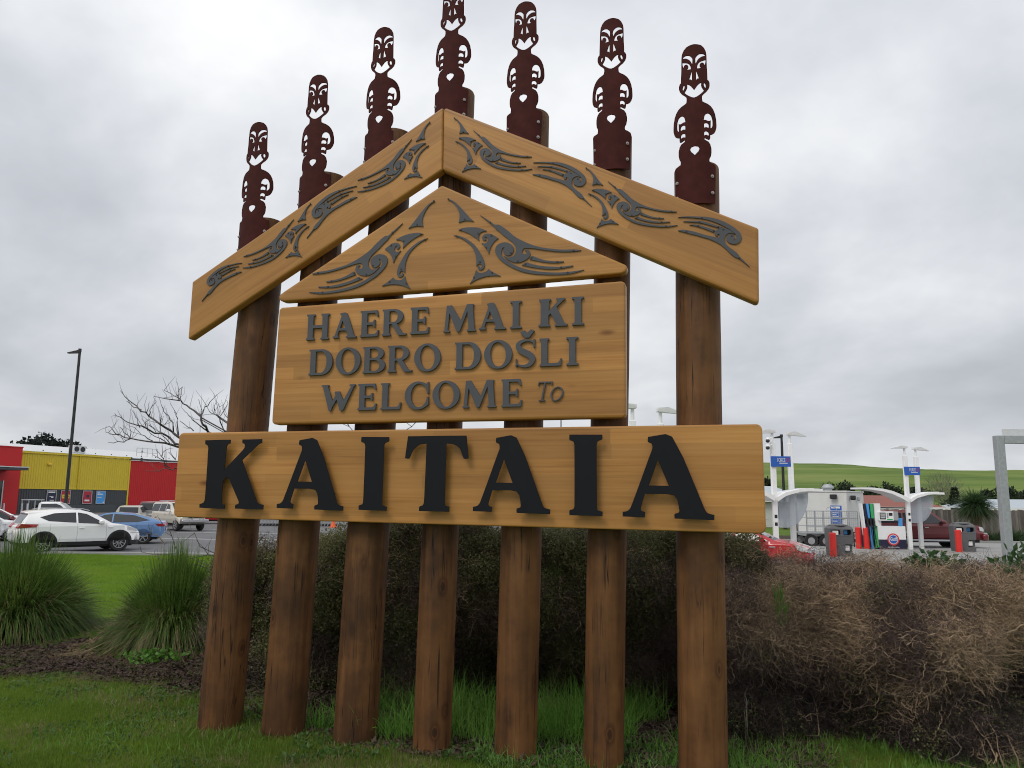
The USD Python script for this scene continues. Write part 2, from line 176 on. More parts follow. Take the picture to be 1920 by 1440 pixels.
GLYPH = {'K':[[-1.699,1.982],[-1.496,1.983],[-1.495,1.958],[-1.515,1.95],[-1.524,1.932],[-1.531,1.774],[-1.389,1.915],[-1.379,1.936],[-1.383,1.952],[-1.4,1.96],[-1.401,1.984],[-1.248,1.985],[-1.246,1.958],[-1.273,1.948],[-1.394,1.84],[-1.27,1.577],[-1.253,1.548],[-1.208,1.536],[-1.209,1.505],[-1.426,1.508],[-1.427,1.532],[-1.404,1.542],[-1.401,1.555],[-1.412,1.576],[-1.497,1.728],[-1.537,1.691],[-1.536,1.554],[-1.53,1.538],[-1.51,1.535],[-1.51,1.505],[-1.71,1.511],[-1.712,1.536],[-1.682,1.547],[-1.671,1.573],[-1.671,1.922],[-1.677,1.944],[-1.697,1.955]],'A':[[1.366,1.983],[1.507,1.983],[1.681,1.549],[1.698,1.522],[1.736,1.511],[1.734,1.48],[1.511,1.486],[1.511,1.513],[1.535,1.523],[1.538,1.543],[1.51,1.625],[1.343,1.633],[1.319,1.554],[1.319,1.533],[1.342,1.522],[1.339,1.49],[1.21,1.494],[1.21,1.522],[1.24,1.53],[1.259,1.553],[1.375,1.87],[1.39,1.912],[1.386,1.94],[1.365,1.952]],'Ah':[[1.421,1.839],[1.482,1.682],[1.367,1.685]],'I':[[0.889,1.989],[1.095,1.986],[1.095,1.958],[1.066,1.944],[1.06,1.92],[1.059,1.551],[1.063,1.532],[1.094,1.523],[1.092,1.496],[0.888,1.5],[0.888,1.528],[0.912,1.537],[0.919,1.554],[0.92,1.921],[0.913,1.945],[0.889,1.957]],'T':[[-0.172,1.991],[0.227,1.99],[0.244,1.845],[0.211,1.845],[0.184,1.907],[0.142,1.934],[0.093,1.94],[0.089,1.575],[0.096,1.548],[0.121,1.543],[0.12,1.509],[-0.082,1.512],[-0.081,1.539],[-0.058,1.549],[-0.05,1.573],[-0.042,1.941],[-0.092,1.934],[-0.134,1.9],[-0.159,1.847],[-0.189,1.848]]}
# ------------------------------------------------------------------ surfaces
def wood_board(name, ang=0.0, dark=(.25, .108, .026), mid=(.38, .178, .046), light=(.47, .242, .076), lam=.092):
    mat(name, {'g': ('geometry', {}), 'm': ('mapping', {'rotation': (0, ang, 0)}), 's': ('separate_xyz', {}),
        'ms': ('mapping', {'scale': (1.3, 6.0, 56.0)}), 'n': ('noise_texture', {'scale': 1.0, 'detail': 6.0, 'roughness': .62, 'distortion': .35}),
        'mb': ('mapping', {'scale': (.55, 2.0, 5.0)}), 'nb': ('noise_texture', {'scale': 1.3, 'detail': 3.0, 'roughness': .5}),
        'lz': ('math', {'math_type': 'divide', 'value2': lam}), 'lf': ('math', {'math_type': 'floor'}),
        'sh': ('white_noise_texture', {'dimensions': '1D'}), 'sx': ('math', {'math_type': 'multiply', 'value2': 3.7}), 'ax': ('math', {'math_type': 'add'}),
        'dx': ('math', {'math_type': 'divide', 'value2': 1.15}), 'fx': ('math', {'math_type': 'floor'}), 'cm': ('math', {'math_type': 'multiply_add', 'value2': 17.3}),
        'wn': ('white_noise_texture', {'dimensions': '1D'}), 'vm': ('map_range', {'from_min': 0.0, 'from_max': 1.0, 'to_min': .80, 'to_max': 1.1}),
        'mix': ('mix_float', {'fac': .45}), 'r': ('rgb_ramp', {'ramp': [(.28, dark), (.47, mid), (.72, light)]}),
        'mk': ('mapping', {'scale': (1.5, 1.0, 4.2)}), 'vk': ('voronoi_texture', {'scale': 1.0}), 'rk': ('rgb_ramp', {'ramp': [(0.0, (.2, .13, .08)), (.045, (.5, .4, .3)), (.1, (1, 1, 1))]}),
        'c1': ('mix_color', {'blend_type': 'multiply', 'fac': 1.0}), 'c2': ('mix_color', {'blend_type': 'multiply', 'fac': .8}),
        'cc': ('math', {'math_type': 'multiply', 'value2': 1.0}),
        'bp': ('bump', {'strength': .12, 'distance': .004}), 'p': ('principled_bsdf', {'roughness': .42, 'specular_ior_level': .35})},
        [('g.position', 'm.vector'), ('m.vector', 's.vector'), ('m.vector', 'ms.vector'), ('ms.vector', 'n.vector'), ('m.vector', 'mb.vector'), ('mb.vector', 'nb.vector'),
         ('s.z', 'lz.value1'), ('lz.value', 'lf.value1'), ('lf.value', 'sh.w'), ('sh.value', 'sx.value1'), ('sx.value', 'ax.value1'), ('s.x', 'ax.value2'), ('ax.value', 'dx.value1'), ('dx.value', 'fx.value1'),
         ('fx.value', 'cm.value1'), ('lf.value', 'cm.value3'), ('cm.value', 'wn.w'), ('wn.value', 'vm.value'), ('n.fac', 'mix.a'), ('nb.fac', 'mix.b'), ('mix.result', 'r.fac'),
         ('m.vector', 'mk.vector'), ('mk.vector', 'vk.vector'), ('vk.distance', 'rk.fac'), ('r.color', 'c1.a'), ('vm.result', 'cc.value1'), ('cc.value', 'c1.b'), ('c1.result', 'c2.a'), ('rk.color', 'c2.b'),
         ('c2.result', 'p.base_color'), ('n.fac', 'bp.height'), ('bp.normal', 'p.normal')])
sl = math.atan2(4.278-3.224, 2.044); sll = math.atan2(4.278-3.156, 1.941)
wood_board('board_timber'); wood_board('rafter_timber', -sl, mid=(.365, .17, .044), light=(.455, .232, .07)); wood_board('rafter_timber_left', sll, mid=(.365, .17, .044), light=(.455, .232, .07))
def post_wood(name, off, dark, mid, light):
    mat(name, {'g': ('geometry', {}), 'm': ('mapping', {'location': (off, off*.7, off*1.3)}), 'ms': ('mapping', {'scale': (16.0, 16.0, 1.1)}), 'n': ('noise_texture', {'scale': 1.0, 'detail': 6.0, 'roughness': .6, 'distortion': .4}),
        'nb': ('noise_texture', {'scale': 1.9, 'detail': 5.0, 'roughness': .65}), 'mix': ('mix_float', {'fac': .62}), 'r': ('rgb_ramp', {'ramp': [(.33, dark), (.5, mid), (.66, light)]}),
        'mc': ('mapping', {'scale': (26.0, 26.0, .55)}), 'nc': ('noise_texture', {'scale': 1.0, 'detail': 3.0, 'roughness': .45, 'distortion': .3}),
        'rc': ('rgb_ramp', {'ramp': [(.484, (1, 1, 1)), (.497, (.06, .05, .04)), (.503, (.06, .05, .04)), (.516, (1, 1, 1))]}),
        'gate': ('noise_texture', {'scale': 3.2, 'detail': 1.0}), 'gr': ('map_range', {'from_min': .45, 'from_max': .56, 'clamp': True}),
        'mk': ('mapping', {'scale': (6.2, 6.2, 3.3)}), 'vk': ('voronoi_texture', {'scale': 1.0}), 'rk': ('rgb_ramp', {'ramp': [(0.0, (.15, .11, .08)), (.09, (.32, .26, .22)), (.12, (.95, .9, .85)), (.155, (.5, .42, .36)), (.26, (1, 1, 1))]}),
        'c1': ('mix_color', {'blend_type': 'multiply'}), 'c2': ('mix_color', {'blend_type': 'multiply', 'fac': .85}),
        'bp': ('bump', {'strength': .5, 'distance': .006}), 'p': ('principled_bsdf', {'roughness': .62, 'specular_ior_level': .3})},
        [('g.position', 'm.vector'), ('m.vector', 'ms.vector'), ('ms.vector', 'n.vector'), ('m.vector', 'nb.vector'), ('n.fac', 'mix.a'), ('nb.fac', 'mix.b'), ('mix.result', 'r.fac'),
         ('m.vector', 'mc.vector'), ('mc.vector', 'nc.vector'), ('nc.fac', 'rc.fac'), ('m.vector', 'gate.vector'), ('gate.fac', 'gr.value'), ('gr.result', 'c1.fac'), ('r.color', 'c1.a'), ('rc.color', 'c1.b'),
         ('m.vector', 'mk.vector'), ('mk.vector', 'vk.vector'), ('vk.distance', 'rk.fac'), ('c1.result', 'c2.a'), ('rk.color', 'c2.b'), ('c2.result', 'p.base_color'), ('n.fac', 'bp.height'), ('bp.normal', 'p.normal')])
PD, PM, PL = (.028, .0115, .0045), (.094, .039, .0125), (.175, .077, .025)
for k in range(7): post_wood(f'post_timber_{k}', 3.1*k, PD, tuple(np.array(PM)*(1, .92, .8, 1.12, 1.12, 1.1, 1.12)[k]), PL)
plain('carved_steel', (.052, .0125, .0108), .75, var=.3, scale=14, spec=.12)
plain('grey_metal', (.072, .0745, .084), .55, var=.08, spec=.25)
plain('black_metal', (.0075, .008, .011), .5, var=.1, spec=.16)
plain('screw_dark', (.01, .01, .01), .4); plain('bolt_steel', (.35, .32, .3), .4, .6)
plain('white_paint', (.78, .78, .78), .35, var=.04); plain('white_car', (.80, .80, .81), .2, var=.01, coat=.6)
mat('tarmac', {'g': ('geometry', {}), 'n': ('noise_texture', {'scale': .35, 'detail': 5.0, 'roughness': .6}), 'f': ('noise_texture', {'scale': 45.0, 'detail': 2.0}), 'mx': ('mix_float', {'fac': .45}),
    'r': ('rgb_ramp', {'ramp': [(.3, (.075, .075, .08)), (.7, (.13, .13, .135))]}), 'p': ('principled_bsdf', {'roughness': .75})},
    [('g.position', 'n.vector'), ('g.position', 'f.vector'), ('n.fac', 'mx.a'), ('f.fac', 'mx.b'), ('mx.result', 'r.fac'), ('r.color', 'p.base_color')])
mat('pale_concrete', {'g': ('geometry', {}), 'n': ('noise_texture', {'scale': .5, 'detail': 6.0, 'roughness': .65}), 'f': ('noise_texture', {'scale': 30.0, 'detail': 2.0}), 'mx': ('mix_float', {'fac': .3}),
    'r': ('rgb_ramp', {'ramp': [(.3, (.2, .2, .195)), (.7, (.31, .31, .3))]}), 'p': ('principled_bsdf', {'roughness': .8})},
    [('g.position', 'n.vector'), ('g.position', 'f.vector'), ('n.fac', 'mx.a'), ('f.fac', 'mx.b'), ('mx.result', 'r.fac'), ('r.color', 'p.base_color')])
mat('soil', {'g': ('geometry', {}), 'n': ('noise_texture', {'scale': 7.0, 'detail': 8.0, 'roughness': .7}), 'f': ('voronoi_texture', {'scale': 38.0}), 'r': ('rgb_ramp', {'ramp': [(.3, (.018, .011, .007)), (.55, (.05, .03, .019)), (.75, (.1, .065, .04))]}),
    'bp': ('bump', {'strength': .9, 'distance': .03}), 'p': ('principled_bsdf', {'roughness': .95})},
    [('g.position', 'n.vector'), ('g.position', 'f.vector'), ('n.fac', 'r.fac'), ('r.color', 'p.base_color'), ('f.distance', 'bp.height'), ('bp.normal', 'p.normal')])
mat('turf', {'g': ('geometry', {}), 'n': ('noise_texture', {'scale': 1.3, 'detail': 6.0, 'roughness': .65}), 'f': ('noise_texture', {'scale': 70.0, 'detail': 3.0}), 'mx': ('mix_float', {'fac': .5}),
    'r': ('rgb_ramp', {'ramp': [(.3, (.045, .07, .012)), (.5, (.09, .15, .018)), (.7, (.13, .2, .025))]}), 'bp': ('bump', {'strength': .8, 'distance': .03}), 'p': ('principled_bsdf', {'roughness': .9, 'specular_ior_level': .15})},
    [('g.position', 'n.vector'), ('g.position', 'f.vector'), ('n.fac', 'mx.a'), ('f.fac', 'mx.b'), ('mx.result', 'r.fac'), ('r.color', 'p.base_color'), ('f.fac', 'bp.height'), ('bp.normal', 'p.normal')])
mat('pasture', {'g': ('geometry', {}), 'n': ('noise_texture', {'scale': .012, 'detail': 7.0, 'roughness': .6}), 'mp': ('mapping', {'scale': (.02, .02, .5)}), 'f': ('noise_texture', {'scale': 1.0, 'detail': 6.0, 'roughness': .7}), 'mx': ('mix_float', {'fac': .5}),
    'r': ('rgb_ramp', {'ramp': [(.34, (.05, .085, .022)), (.47, (.105, .16, .032)), (.58, (.17, .205, .06)), (.7, (.23, .215, .1))]}), 'p': ('principled_bsdf', {'roughness': .95, 'specular_ior_level': .1})},
    [('g.position', 'n.vector'), ('g.position', 'mp.vector'), ('mp.vector', 'f.vector'), ('n.fac', 'mx.a'), ('f.fac', 'mx.b'), ('mx.result', 'r.fac'), ('r.color', 'p.base_color')])

# ------------------------------------------------------------------ ground
def struct(name, mesh, m, label, smooth=False): return tag(obj(name, mesh, m, None, smooth), label, kind='structure')
def terrain(poly, step, lift, bumps=0.0):
    """A sheet draped on the terrain; poly in metres right of and ahead of the eye."""
    x0, y0, x1, y1 = poly.bounds; xs = np.linspace(x0, x1, max(2, int((x1-x0)/step)+1)); ys = np.linspace(y0, y1, max(2, int((y1-y0)/step)+1))
    parts = []
    if poly.equals(sg.box(x0, y0, x1, y1)):
        A, B = np.meshgrid(xs, ys, indexing='ij'); v = np.stack([A.ravel(), B.ravel()], 1); n = len(ys)
        i, j = np.meshgrid(np.arange(len(xs)-1), np.arange(n-1), indexing='ij'); a = (i*n+j).ravel()
        f = np.vstack([np.stack([a, a+n, a+n+1], 1), np.stack([a, a+n+1, a+1], 1)])
    else:
        v, f = trimesh.creation.triangulate_polygon(poly.segmentize(step), engine='earcut')
    u_, iv = np.unique(f, return_inverse=True); v, f = v[u_], iv.reshape(-1, 3)
    w = EYE[:2] + v[:, :1]*Rh[:2] + v[:, 1:2]*Fh[:2]; z = zg(w[:, 0], w[:, 1]) + lift
    if bumps: z = z + bumps*(meshkit.fbm(np.stack([w[:, 0]*1.1, w[:, 1]*1.1, 0*z], 1), 3, 5)-.5)
    return trimesh.Trimesh(np.column_stack([w, z]), f, process=False)
near = terrain(sg.box(-60, -20, 60, 36), .35, 0.0, .035)
farv = [V(a, b, z) for a, b, z in [(-2500, 36, -.67), (2500, 36, -.67), (2500, 2500, -.67), (-2500, 2500, -.67)]]
struct('lawn', near, 'turf', 'mown green lawn around the sign')
struct('ground', trimesh.Trimesh(np.array(farv), [[0, 1, 2], [0, 2, 3]], process=False), 'turf', 'flat grassy ground reaching to the hills')
struct('car_park', terrain(sg.Polygon([(-75, 30.6), (-2, 29.6), (4, 31), (4, 125), (-75, 125)]), 3.0, .012), 'tarmac', 'grey asphalt car park in front of the red and yellow shop', True)
struct('forecourt', terrain(sg.Polygon([(3.0, 17), (40, 17), (70, 43.3), (3, 43.3)]), 2.0, .020), 'pale_concrete', 'pale concrete forecourt of the fuel stop', True)
def strip(pts, w, h, z0=-.65):
    """A kerb or a painted line along (a, b) points."""
    c = sg.LineString(pts).buffer(w/2, cap_style=2, join_style=2); m = trimesh.creation.extrude_polygon(c, h, engine='earcut')
    v = m.vertices; m.vertices = np.column_stack([EYE[:2] + v[:, :1]*Rh[:2] + v[:, 1:2]*Fh[:2], v[:, 2]+z0]); return m
struct('kerb', strip([(-75, 30.5), (-2, 29.5)], .35, .10, -.66), 'pale_concrete', 'pale concrete kerb between lawn and car park')
struct('kerb', strip([(4, 43.4), (70, 43.4)], .3, .13), 'pale_concrete', 'pale kerb at the far side of the forecourt')
for k, (p, q) in enumerate([((-19, 40.5), (-2, 39.5)), ((-13.6, 38.4), (-12.0, 38.2)), ((-20, 47), (-4, 46.0)), ((-24, 52.0), (-17, 51.6))]):
    struct('painted_line', strip([p, q], .12, .004, -.633), 'white_paint', 'white painted line on the car park asphalt')
bed = sg.Polygon([V2 for V2 in [(-9.0, 7.55), (-4.9, 7.4), (-3.5, 7.02), (-2.8, 6.8), (-2.4, 6.6)] + [(-1.75, 6.0), (-1.2, 5.45), (.2, 5.02), (1.2, 4.7), (1.75, 4.75), (1.9, 5.6), (9, 5.55), (9, 9), (-.5, 10.2), (-3.2, 9.9), (-9.0, 9.9)]]).buffer(.1).segmentize(.15)
_bed = np.array(bed.exterior.coords); _bed = _bed + .09*np.stack([meshkit.noise(np.column_stack([_bed*2.3, 0*_bed[:, 0]]), 3)-.5, meshkit.noise(np.column_stack([_bed*2.3, 0*_bed[:, 0]]), 4)-.5], 1)*2
bed = sg.Polygon(_bed).buffer(0)
def bumpz(w): return .035*(meshkit.fbm(np.stack([w[:, 0]*1.1, w[:, 1]*1.1, 0*w[:, 0]], 1), 3, 5)-.5)
_g = terrain(sg.box(-9.3, 4.6, 9.3, 10.5), .1, .012, .035)
_ab = np.stack([(_g.vertices[:, :2]-EYE[:2])@Rh[:2], (_g.vertices[:, :2]-EYE[:2])@Fh[:2]], 1)
import shapely
_in = shapely.contains_xy(bed, *_ab[_g.faces].mean(1).T); _g.update_faces(_in); _g.remove_unreferenced_vertices()
_g.vertices[:, 2] += .018*(meshkit.fbm(_g.vertices*np.array([9, 9, 0]), 4, 8)-.35)
struct('planting_bed', _g, 'soil', 'dark mulch bed under the hedges and posts', True)

# ------------------------------------------------------------------ the sign
sign = thing('welcome_sign', 'tall timber welcome sign on seven round posts topped with red steel figures', 'sign', (0, 0, 0))
YP = .222
ZB = [3.728, 4.035, 4.308, 4.569, 4.33, 4.109, 3.816]            # belly hole of each figure
FS = [.654, .661, .688, .69, .692, .692, .698]
def post_mesh(i):
    X0, lean, r = POSTS[i]; r = r*.985; top = ZB[i]-.088; n = 56; zz = np.r_[np.linspace(-.12, top-.012, 110), top]
    th = np.arange(n)*2*np.pi/n; T, Z = np.meshgrid(th, zz, indexing='xy')
    nz = meshkit.fbm(np.stack([np.cos(T)*1.4+9*i, np.sin(T)*1.4, Z*.8], -1), 3, i)-.5; rr = r*(1+.10*nz+.03*(1-Z/4)+.012*(meshkit.noise(np.stack([np.cos(T)*9+9*i, np.sin(T)*9, Z*.6], -1), i+20)-.5)); rr[-1] *= .96
    v = np.stack([X0+lean*Z+rr*np.cos(T), YP+rr*np.sin(T), Z], -1).reshape(-1, 3)
    a, b = np.meshgrid(np.arange(len(zz)-1), np.arange(n), indexing='ij'); c = (b+1) % n
    f = np.vstack([np.stack([a*n+b, a*n+c, (a+1)*n+c], -1).reshape(-1, 3), np.stack([a*n+b, (a+1)*n+c, (a+1)*n+b], -1).reshape(-1, 3)])
    e = len(v); v = np.vstack([v, [X0+lean*top, YP, top]]); q = np.arange(n); o = (len(zz)-1)*n
    return trimesh.Trimesh(v, np.vstack([f, np.stack([o+q, o+(q+1) % n, np.full(n, e)], 1)]), process=False)
# the figure: half traced, mirrored; a gently curved plate
RHO, RC0 = .18, .147
def _plate(p):
    u, z = p; x = .94*RC0*math.sin(u/RC0); u2 = RHO*math.asin(x/RHO); dy = RC0*(1-math.cos(u/RC0))-RHO*(1-math.cos(u2/RHO))
    return [u2, z-dy*(3.816+z-1.6)/4.9]
CARVED = {k: [_plate(p) for p in v] for k, v in CARVED.items()}
_o = CARVED['outline']
def mirror2(pts): return pts + [[-x, z] for x, z in pts[::-1]]
_out = np.array(mirror2([[max(x, .0005), z] for x, z in _o]))
fig = sg.Polygon(_out).buffer(0); fig = fig.buffer(.004).buffer(-.008).buffer(.004)
for k in ('brow', 'eye', 'nostril', 'ear', 'arm1', 'arm2', 'arm3'):
    h = spline(CARVED[k], 3)
    fig = fig.difference(h).difference(sa.scale(h, -1, 1, origin=(0, 0)))
for k in ('mouth', 'belly'):
    c = [[max(x, 0), z] for x, z in CARVED[k]]; c[0][0] = c[-1][0] = 0
    fig = fig.difference(sg.Polygon(mirror2(c)).buffer(.002))
fig = max(polys(fig), key=lambda q: q.area)
FX = [-1.517, -1.033, -.517, .011, .549, 1.148, 1.68]
def figure_mesh(i):
    r = POSTS[i][2]; lean = .015; X0 = FX[i]-lean*ZB[i]; rf = r*1.03+.007; rc = RHO; s = FS[i]/.704; t = .007
    P = sa.scale(fig, 1, s, origin=(0, 0)); P = sg.Polygon(P.exterior.coords, P.interiors)
    V_, F_ = [], []; n0 = 0
    def wrap(uv, w):
        th = uv[:, 0]/rc; z = ZB[i]+uv[:, 1]
        return np.stack([X0+lean*z+(rc+w)*np.sin(th), YP-rf+rc-(rc+w)*np.cos(th), z], 1)
    x0, y0, x1, y1 = P.bounds; cuts = np.linspace(x0, x1, 27)
    for a, b in zip(cuts[:-1], cuts[1:]):
        for q in polys(P.intersection(sg.box(a, y0-1, b, y1+1))):
            v, f = trimesh.creation.triangulate_polygon(q, engine='earcut'); f = np.asarray(f)
            d = v[f]; cr = (d[:, 1, 0]-d[:, 0, 0])*(d[:, 2, 1]-d[:, 0, 1])-(d[:, 1, 1]-d[:, 0, 1])*(d[:, 2, 0]-d[:, 0, 0]); f = np.where(cr[:, None] > 0, f, f[:, ::-1])
            V_ += [wrap(v, t), wrap(v, 0)]; F_ += [f+n0, f[:, ::-1]+n0+len(v)]; n0 += 2*len(v)
    for ring in [P.exterior, *P.interiors]:
        c = np.array(sg.LineString(ring.coords).segmentize(.015).coords); m = len(c)
        V_ += [wrap(c, t), wrap(c, 0)]; j = np.arange(m-1)
        q = np.vstack([np.stack([j, j+1, j+1+m], 1), np.stack([j, j+1+m, j+m], 1)]); F_.append((q if not ring.is_ccw else q[:, ::-1])+n0); n0 += 2*m
    return trimesh.Trimesh(np.vstack(V_), np.vstack(F_), process=False), lambda u, v: wrap(np.array([[u, v]]), t)[0]
for i in range(7):
    po = obj('post', post_mesh(i), f'post_timber_{i}', sign, 40)
    fm, wr = figure_mesh(i)
    fp = obj('carved_figure', fm, 'carved_steel', po, False, 'flat dark red steel figure wrapped round the post top')
    bl = []
    for u, v in ((.105, -.21), (.105, -.325), (-.115, -.235), (-.115, -.34)):
        p = wr(u, v*.95); q = wr(u*1.0, v*.95); d = np.array([u/RHO, -1.0, 0]); d /= np.linalg.norm(d)
        bl.append(trimesh.util.concatenate([cyl(p-d*.06, p+d*.006, .011, n=8), cyl(p+d*.006, p+d*.012, .007, .005, n=8)]))
    for m_ in bl: obj('bolt', m_, 'bolt_steel', po)
def board(pts, r=.03, bev=.016, t=.088):
    P = sg.Polygon(pts).buffer(-r).buffer(r, quad_segs=6); rings = [(-bev, 0), (-bev*.45, bev*.15), (-bev*.15, bev*.45), (0, bev), (0, t-bev), (-bev, t)]
    return trimesh.convex.convex_hull(np.vstack([[(x, y, z) for x, z in (P.buffer(d) if d else P).exterior.coords] for d, y in rings]))
boards = {}
for key, nm, mt, lb, r, bev in [('railL', 'gable_board', 'rafter_timber_left', 'left sloping gable board with dark bird scrolls', .012, .02), ('railR', 'gable_board', 'rafter_timber', 'right sloping gable board with dark bird scrolls', .02, .02),
                       ('tri', 'gable_panel', 'board_timber', 'triangular panel with two large bird scrolls', .028, .015), ('text', 'text_board', 'board_timber', 'board lettered with three lines of greeting', .03, .016), ('name', 'name_board', 'board_timber', 'wide board carrying the town name', .035, .012)]:
    pts = BOARD[key]
    if key == 'tri': pts = [[.001, 3.705], [-1.17, 3.035], [-1.222, 3.0], [-1.215, 2.968], [-1.165, 2.962], [0, 2.972], [1.21, 2.998], [1.246, 3.01], [1.25, 3.048]]
    boards[key] = obj(nm, board(pts, r, bev), mt, sign, 25, lb)
def place(p, pl, mir=False):
    w = complex(pl[0], pl[1])*np.array([complex(*q) for q in p]) + complex(pl[2], pl[3])
    return [((-z.real if mir else z.real), z.imag) for z in w]
ONE = [1, 0, 0, 0]
for key, kinds in [('railR', [('A', 'A1'), ('B', 'B1'), ('A', 'A2'), ('B', 'B2')]), ('railL', [('A', 'LA1'), ('B', 'LB1'), ('A', 'LA2'), ('B', 'LB2')]), ('tri', [('A', None), ('A', 'TL')])]:
    sc = []
    for kind, pn in kinds:
        pl = ONE if pn is None else PLACE[pn]; mir = pn is not None and (pn[0] == 'L' or pn == 'TL')
        for piece, pts in (BIRD_A if kind == 'A' else BIRD_B).items():
            obj('scroll', flat(spline(place(pts, pl, mir), 3), 0.001, .009), 'grey_metal', boards[key])
        for x, z in place(SCREW[kind], pl, mir): sc.append(cyl([x, -.0078, z], [x, -.0105, z], .0062 if key == 'tri' else .005, n=7))
    obj('screws', sc, 'screw_dark', boards[key], kind='stuff')

# lettering: flared serif capitals drawn in a unit box
def stem(x, w, y0=0.0, y1=1.0, e=.055, t=.06, k=.09, foot=(1, 1), head=(1, 1)):
    l0, r0, l1, r1 = e*foot[0], e*foot[1], e*head[0], e*head[1]
    return spline([(x-l0, y0), (x+w+r0, y0), (x+w+r0, y0+t), (x+w+r0*.2, y0+t+.02), (x+w, y0+k+.05), (x+w, y1-k-.05), (x+w+r1*.2, y1-t-.02), (x+w+r1, y1-t), (x+w+r1, y1), (x-l1, y1), (x-l1, y1-t), (x-l1*.2, y1-t-.02), (x, y1-k-.05), (x, y0+k+.05), (x-l0*.2, y0+t+.02), (x-l0, y0+t)], 3)
def ell(cx, cy, rx, ry, ang=0): return sa.rotate(sa.scale(sg.Point(0, 0).buffer(1, quad_segs=20), rx, ry), ang, origin=(0, 0)).intersection(sg.box(-9, -9, 9, 9)).__class__(sa.translate(sa.rotate(sa.scale(sg.Point(0, 0).buffer(1, quad_segs=20), rx, ry), ang, origin=(0, 0)), cx, cy))
PG = sg.Polygon; S, E_ = .225, .055
def bowl(xs, W, y0, y1, th, tv=.085):
    c = (y0+y1)/2; h = (y1-y0)/2
    o = unary_union([ell(xs+(W-xs)*.38, c, (W-xs)*.62, h), sg.box(xs, y0, xs+(W-xs)*.38, y1)]).intersection(sg.box(xs, y0, 9, y1))
    i = unary_union([ell(xs+(W-xs)*.34, c, (W-th)-(xs+(W-xs)*.34), h-tv), sg.box(xs, y0+tv, xs+(W-xs)*.34, y1-tv)]).intersection(sg.box(xs, y0, 9, y1))
    return o.difference(i)
def arm(x0, x1, y, t, up, dn):
    """A horizontal arm from x0 to x1 with a beak at its end."""
    p = [(x0, y), (x1-.1, y)] + ([(x1-.045, y-dn*.45), (x1-.005, y-dn)] if dn else [(x1, y)]) + [(x1, y), (x1, y+t)]
    if up: p = [(x0, y), (x1-.02, y), (x1, y+t), (x1+.02, y+t+up), (x1-.03, y+t+up), (x1-.055, y+t+up*.4), (x1-.12, y+t), (x0, y+t)]
    else: p = p + [(x0, y+t)]
    return PG(p).buffer(0)
def G(ch, W): return G0(ch, W).buffer(0)
def U(gs): return unary_union([g.buffer(0) for g in gs])
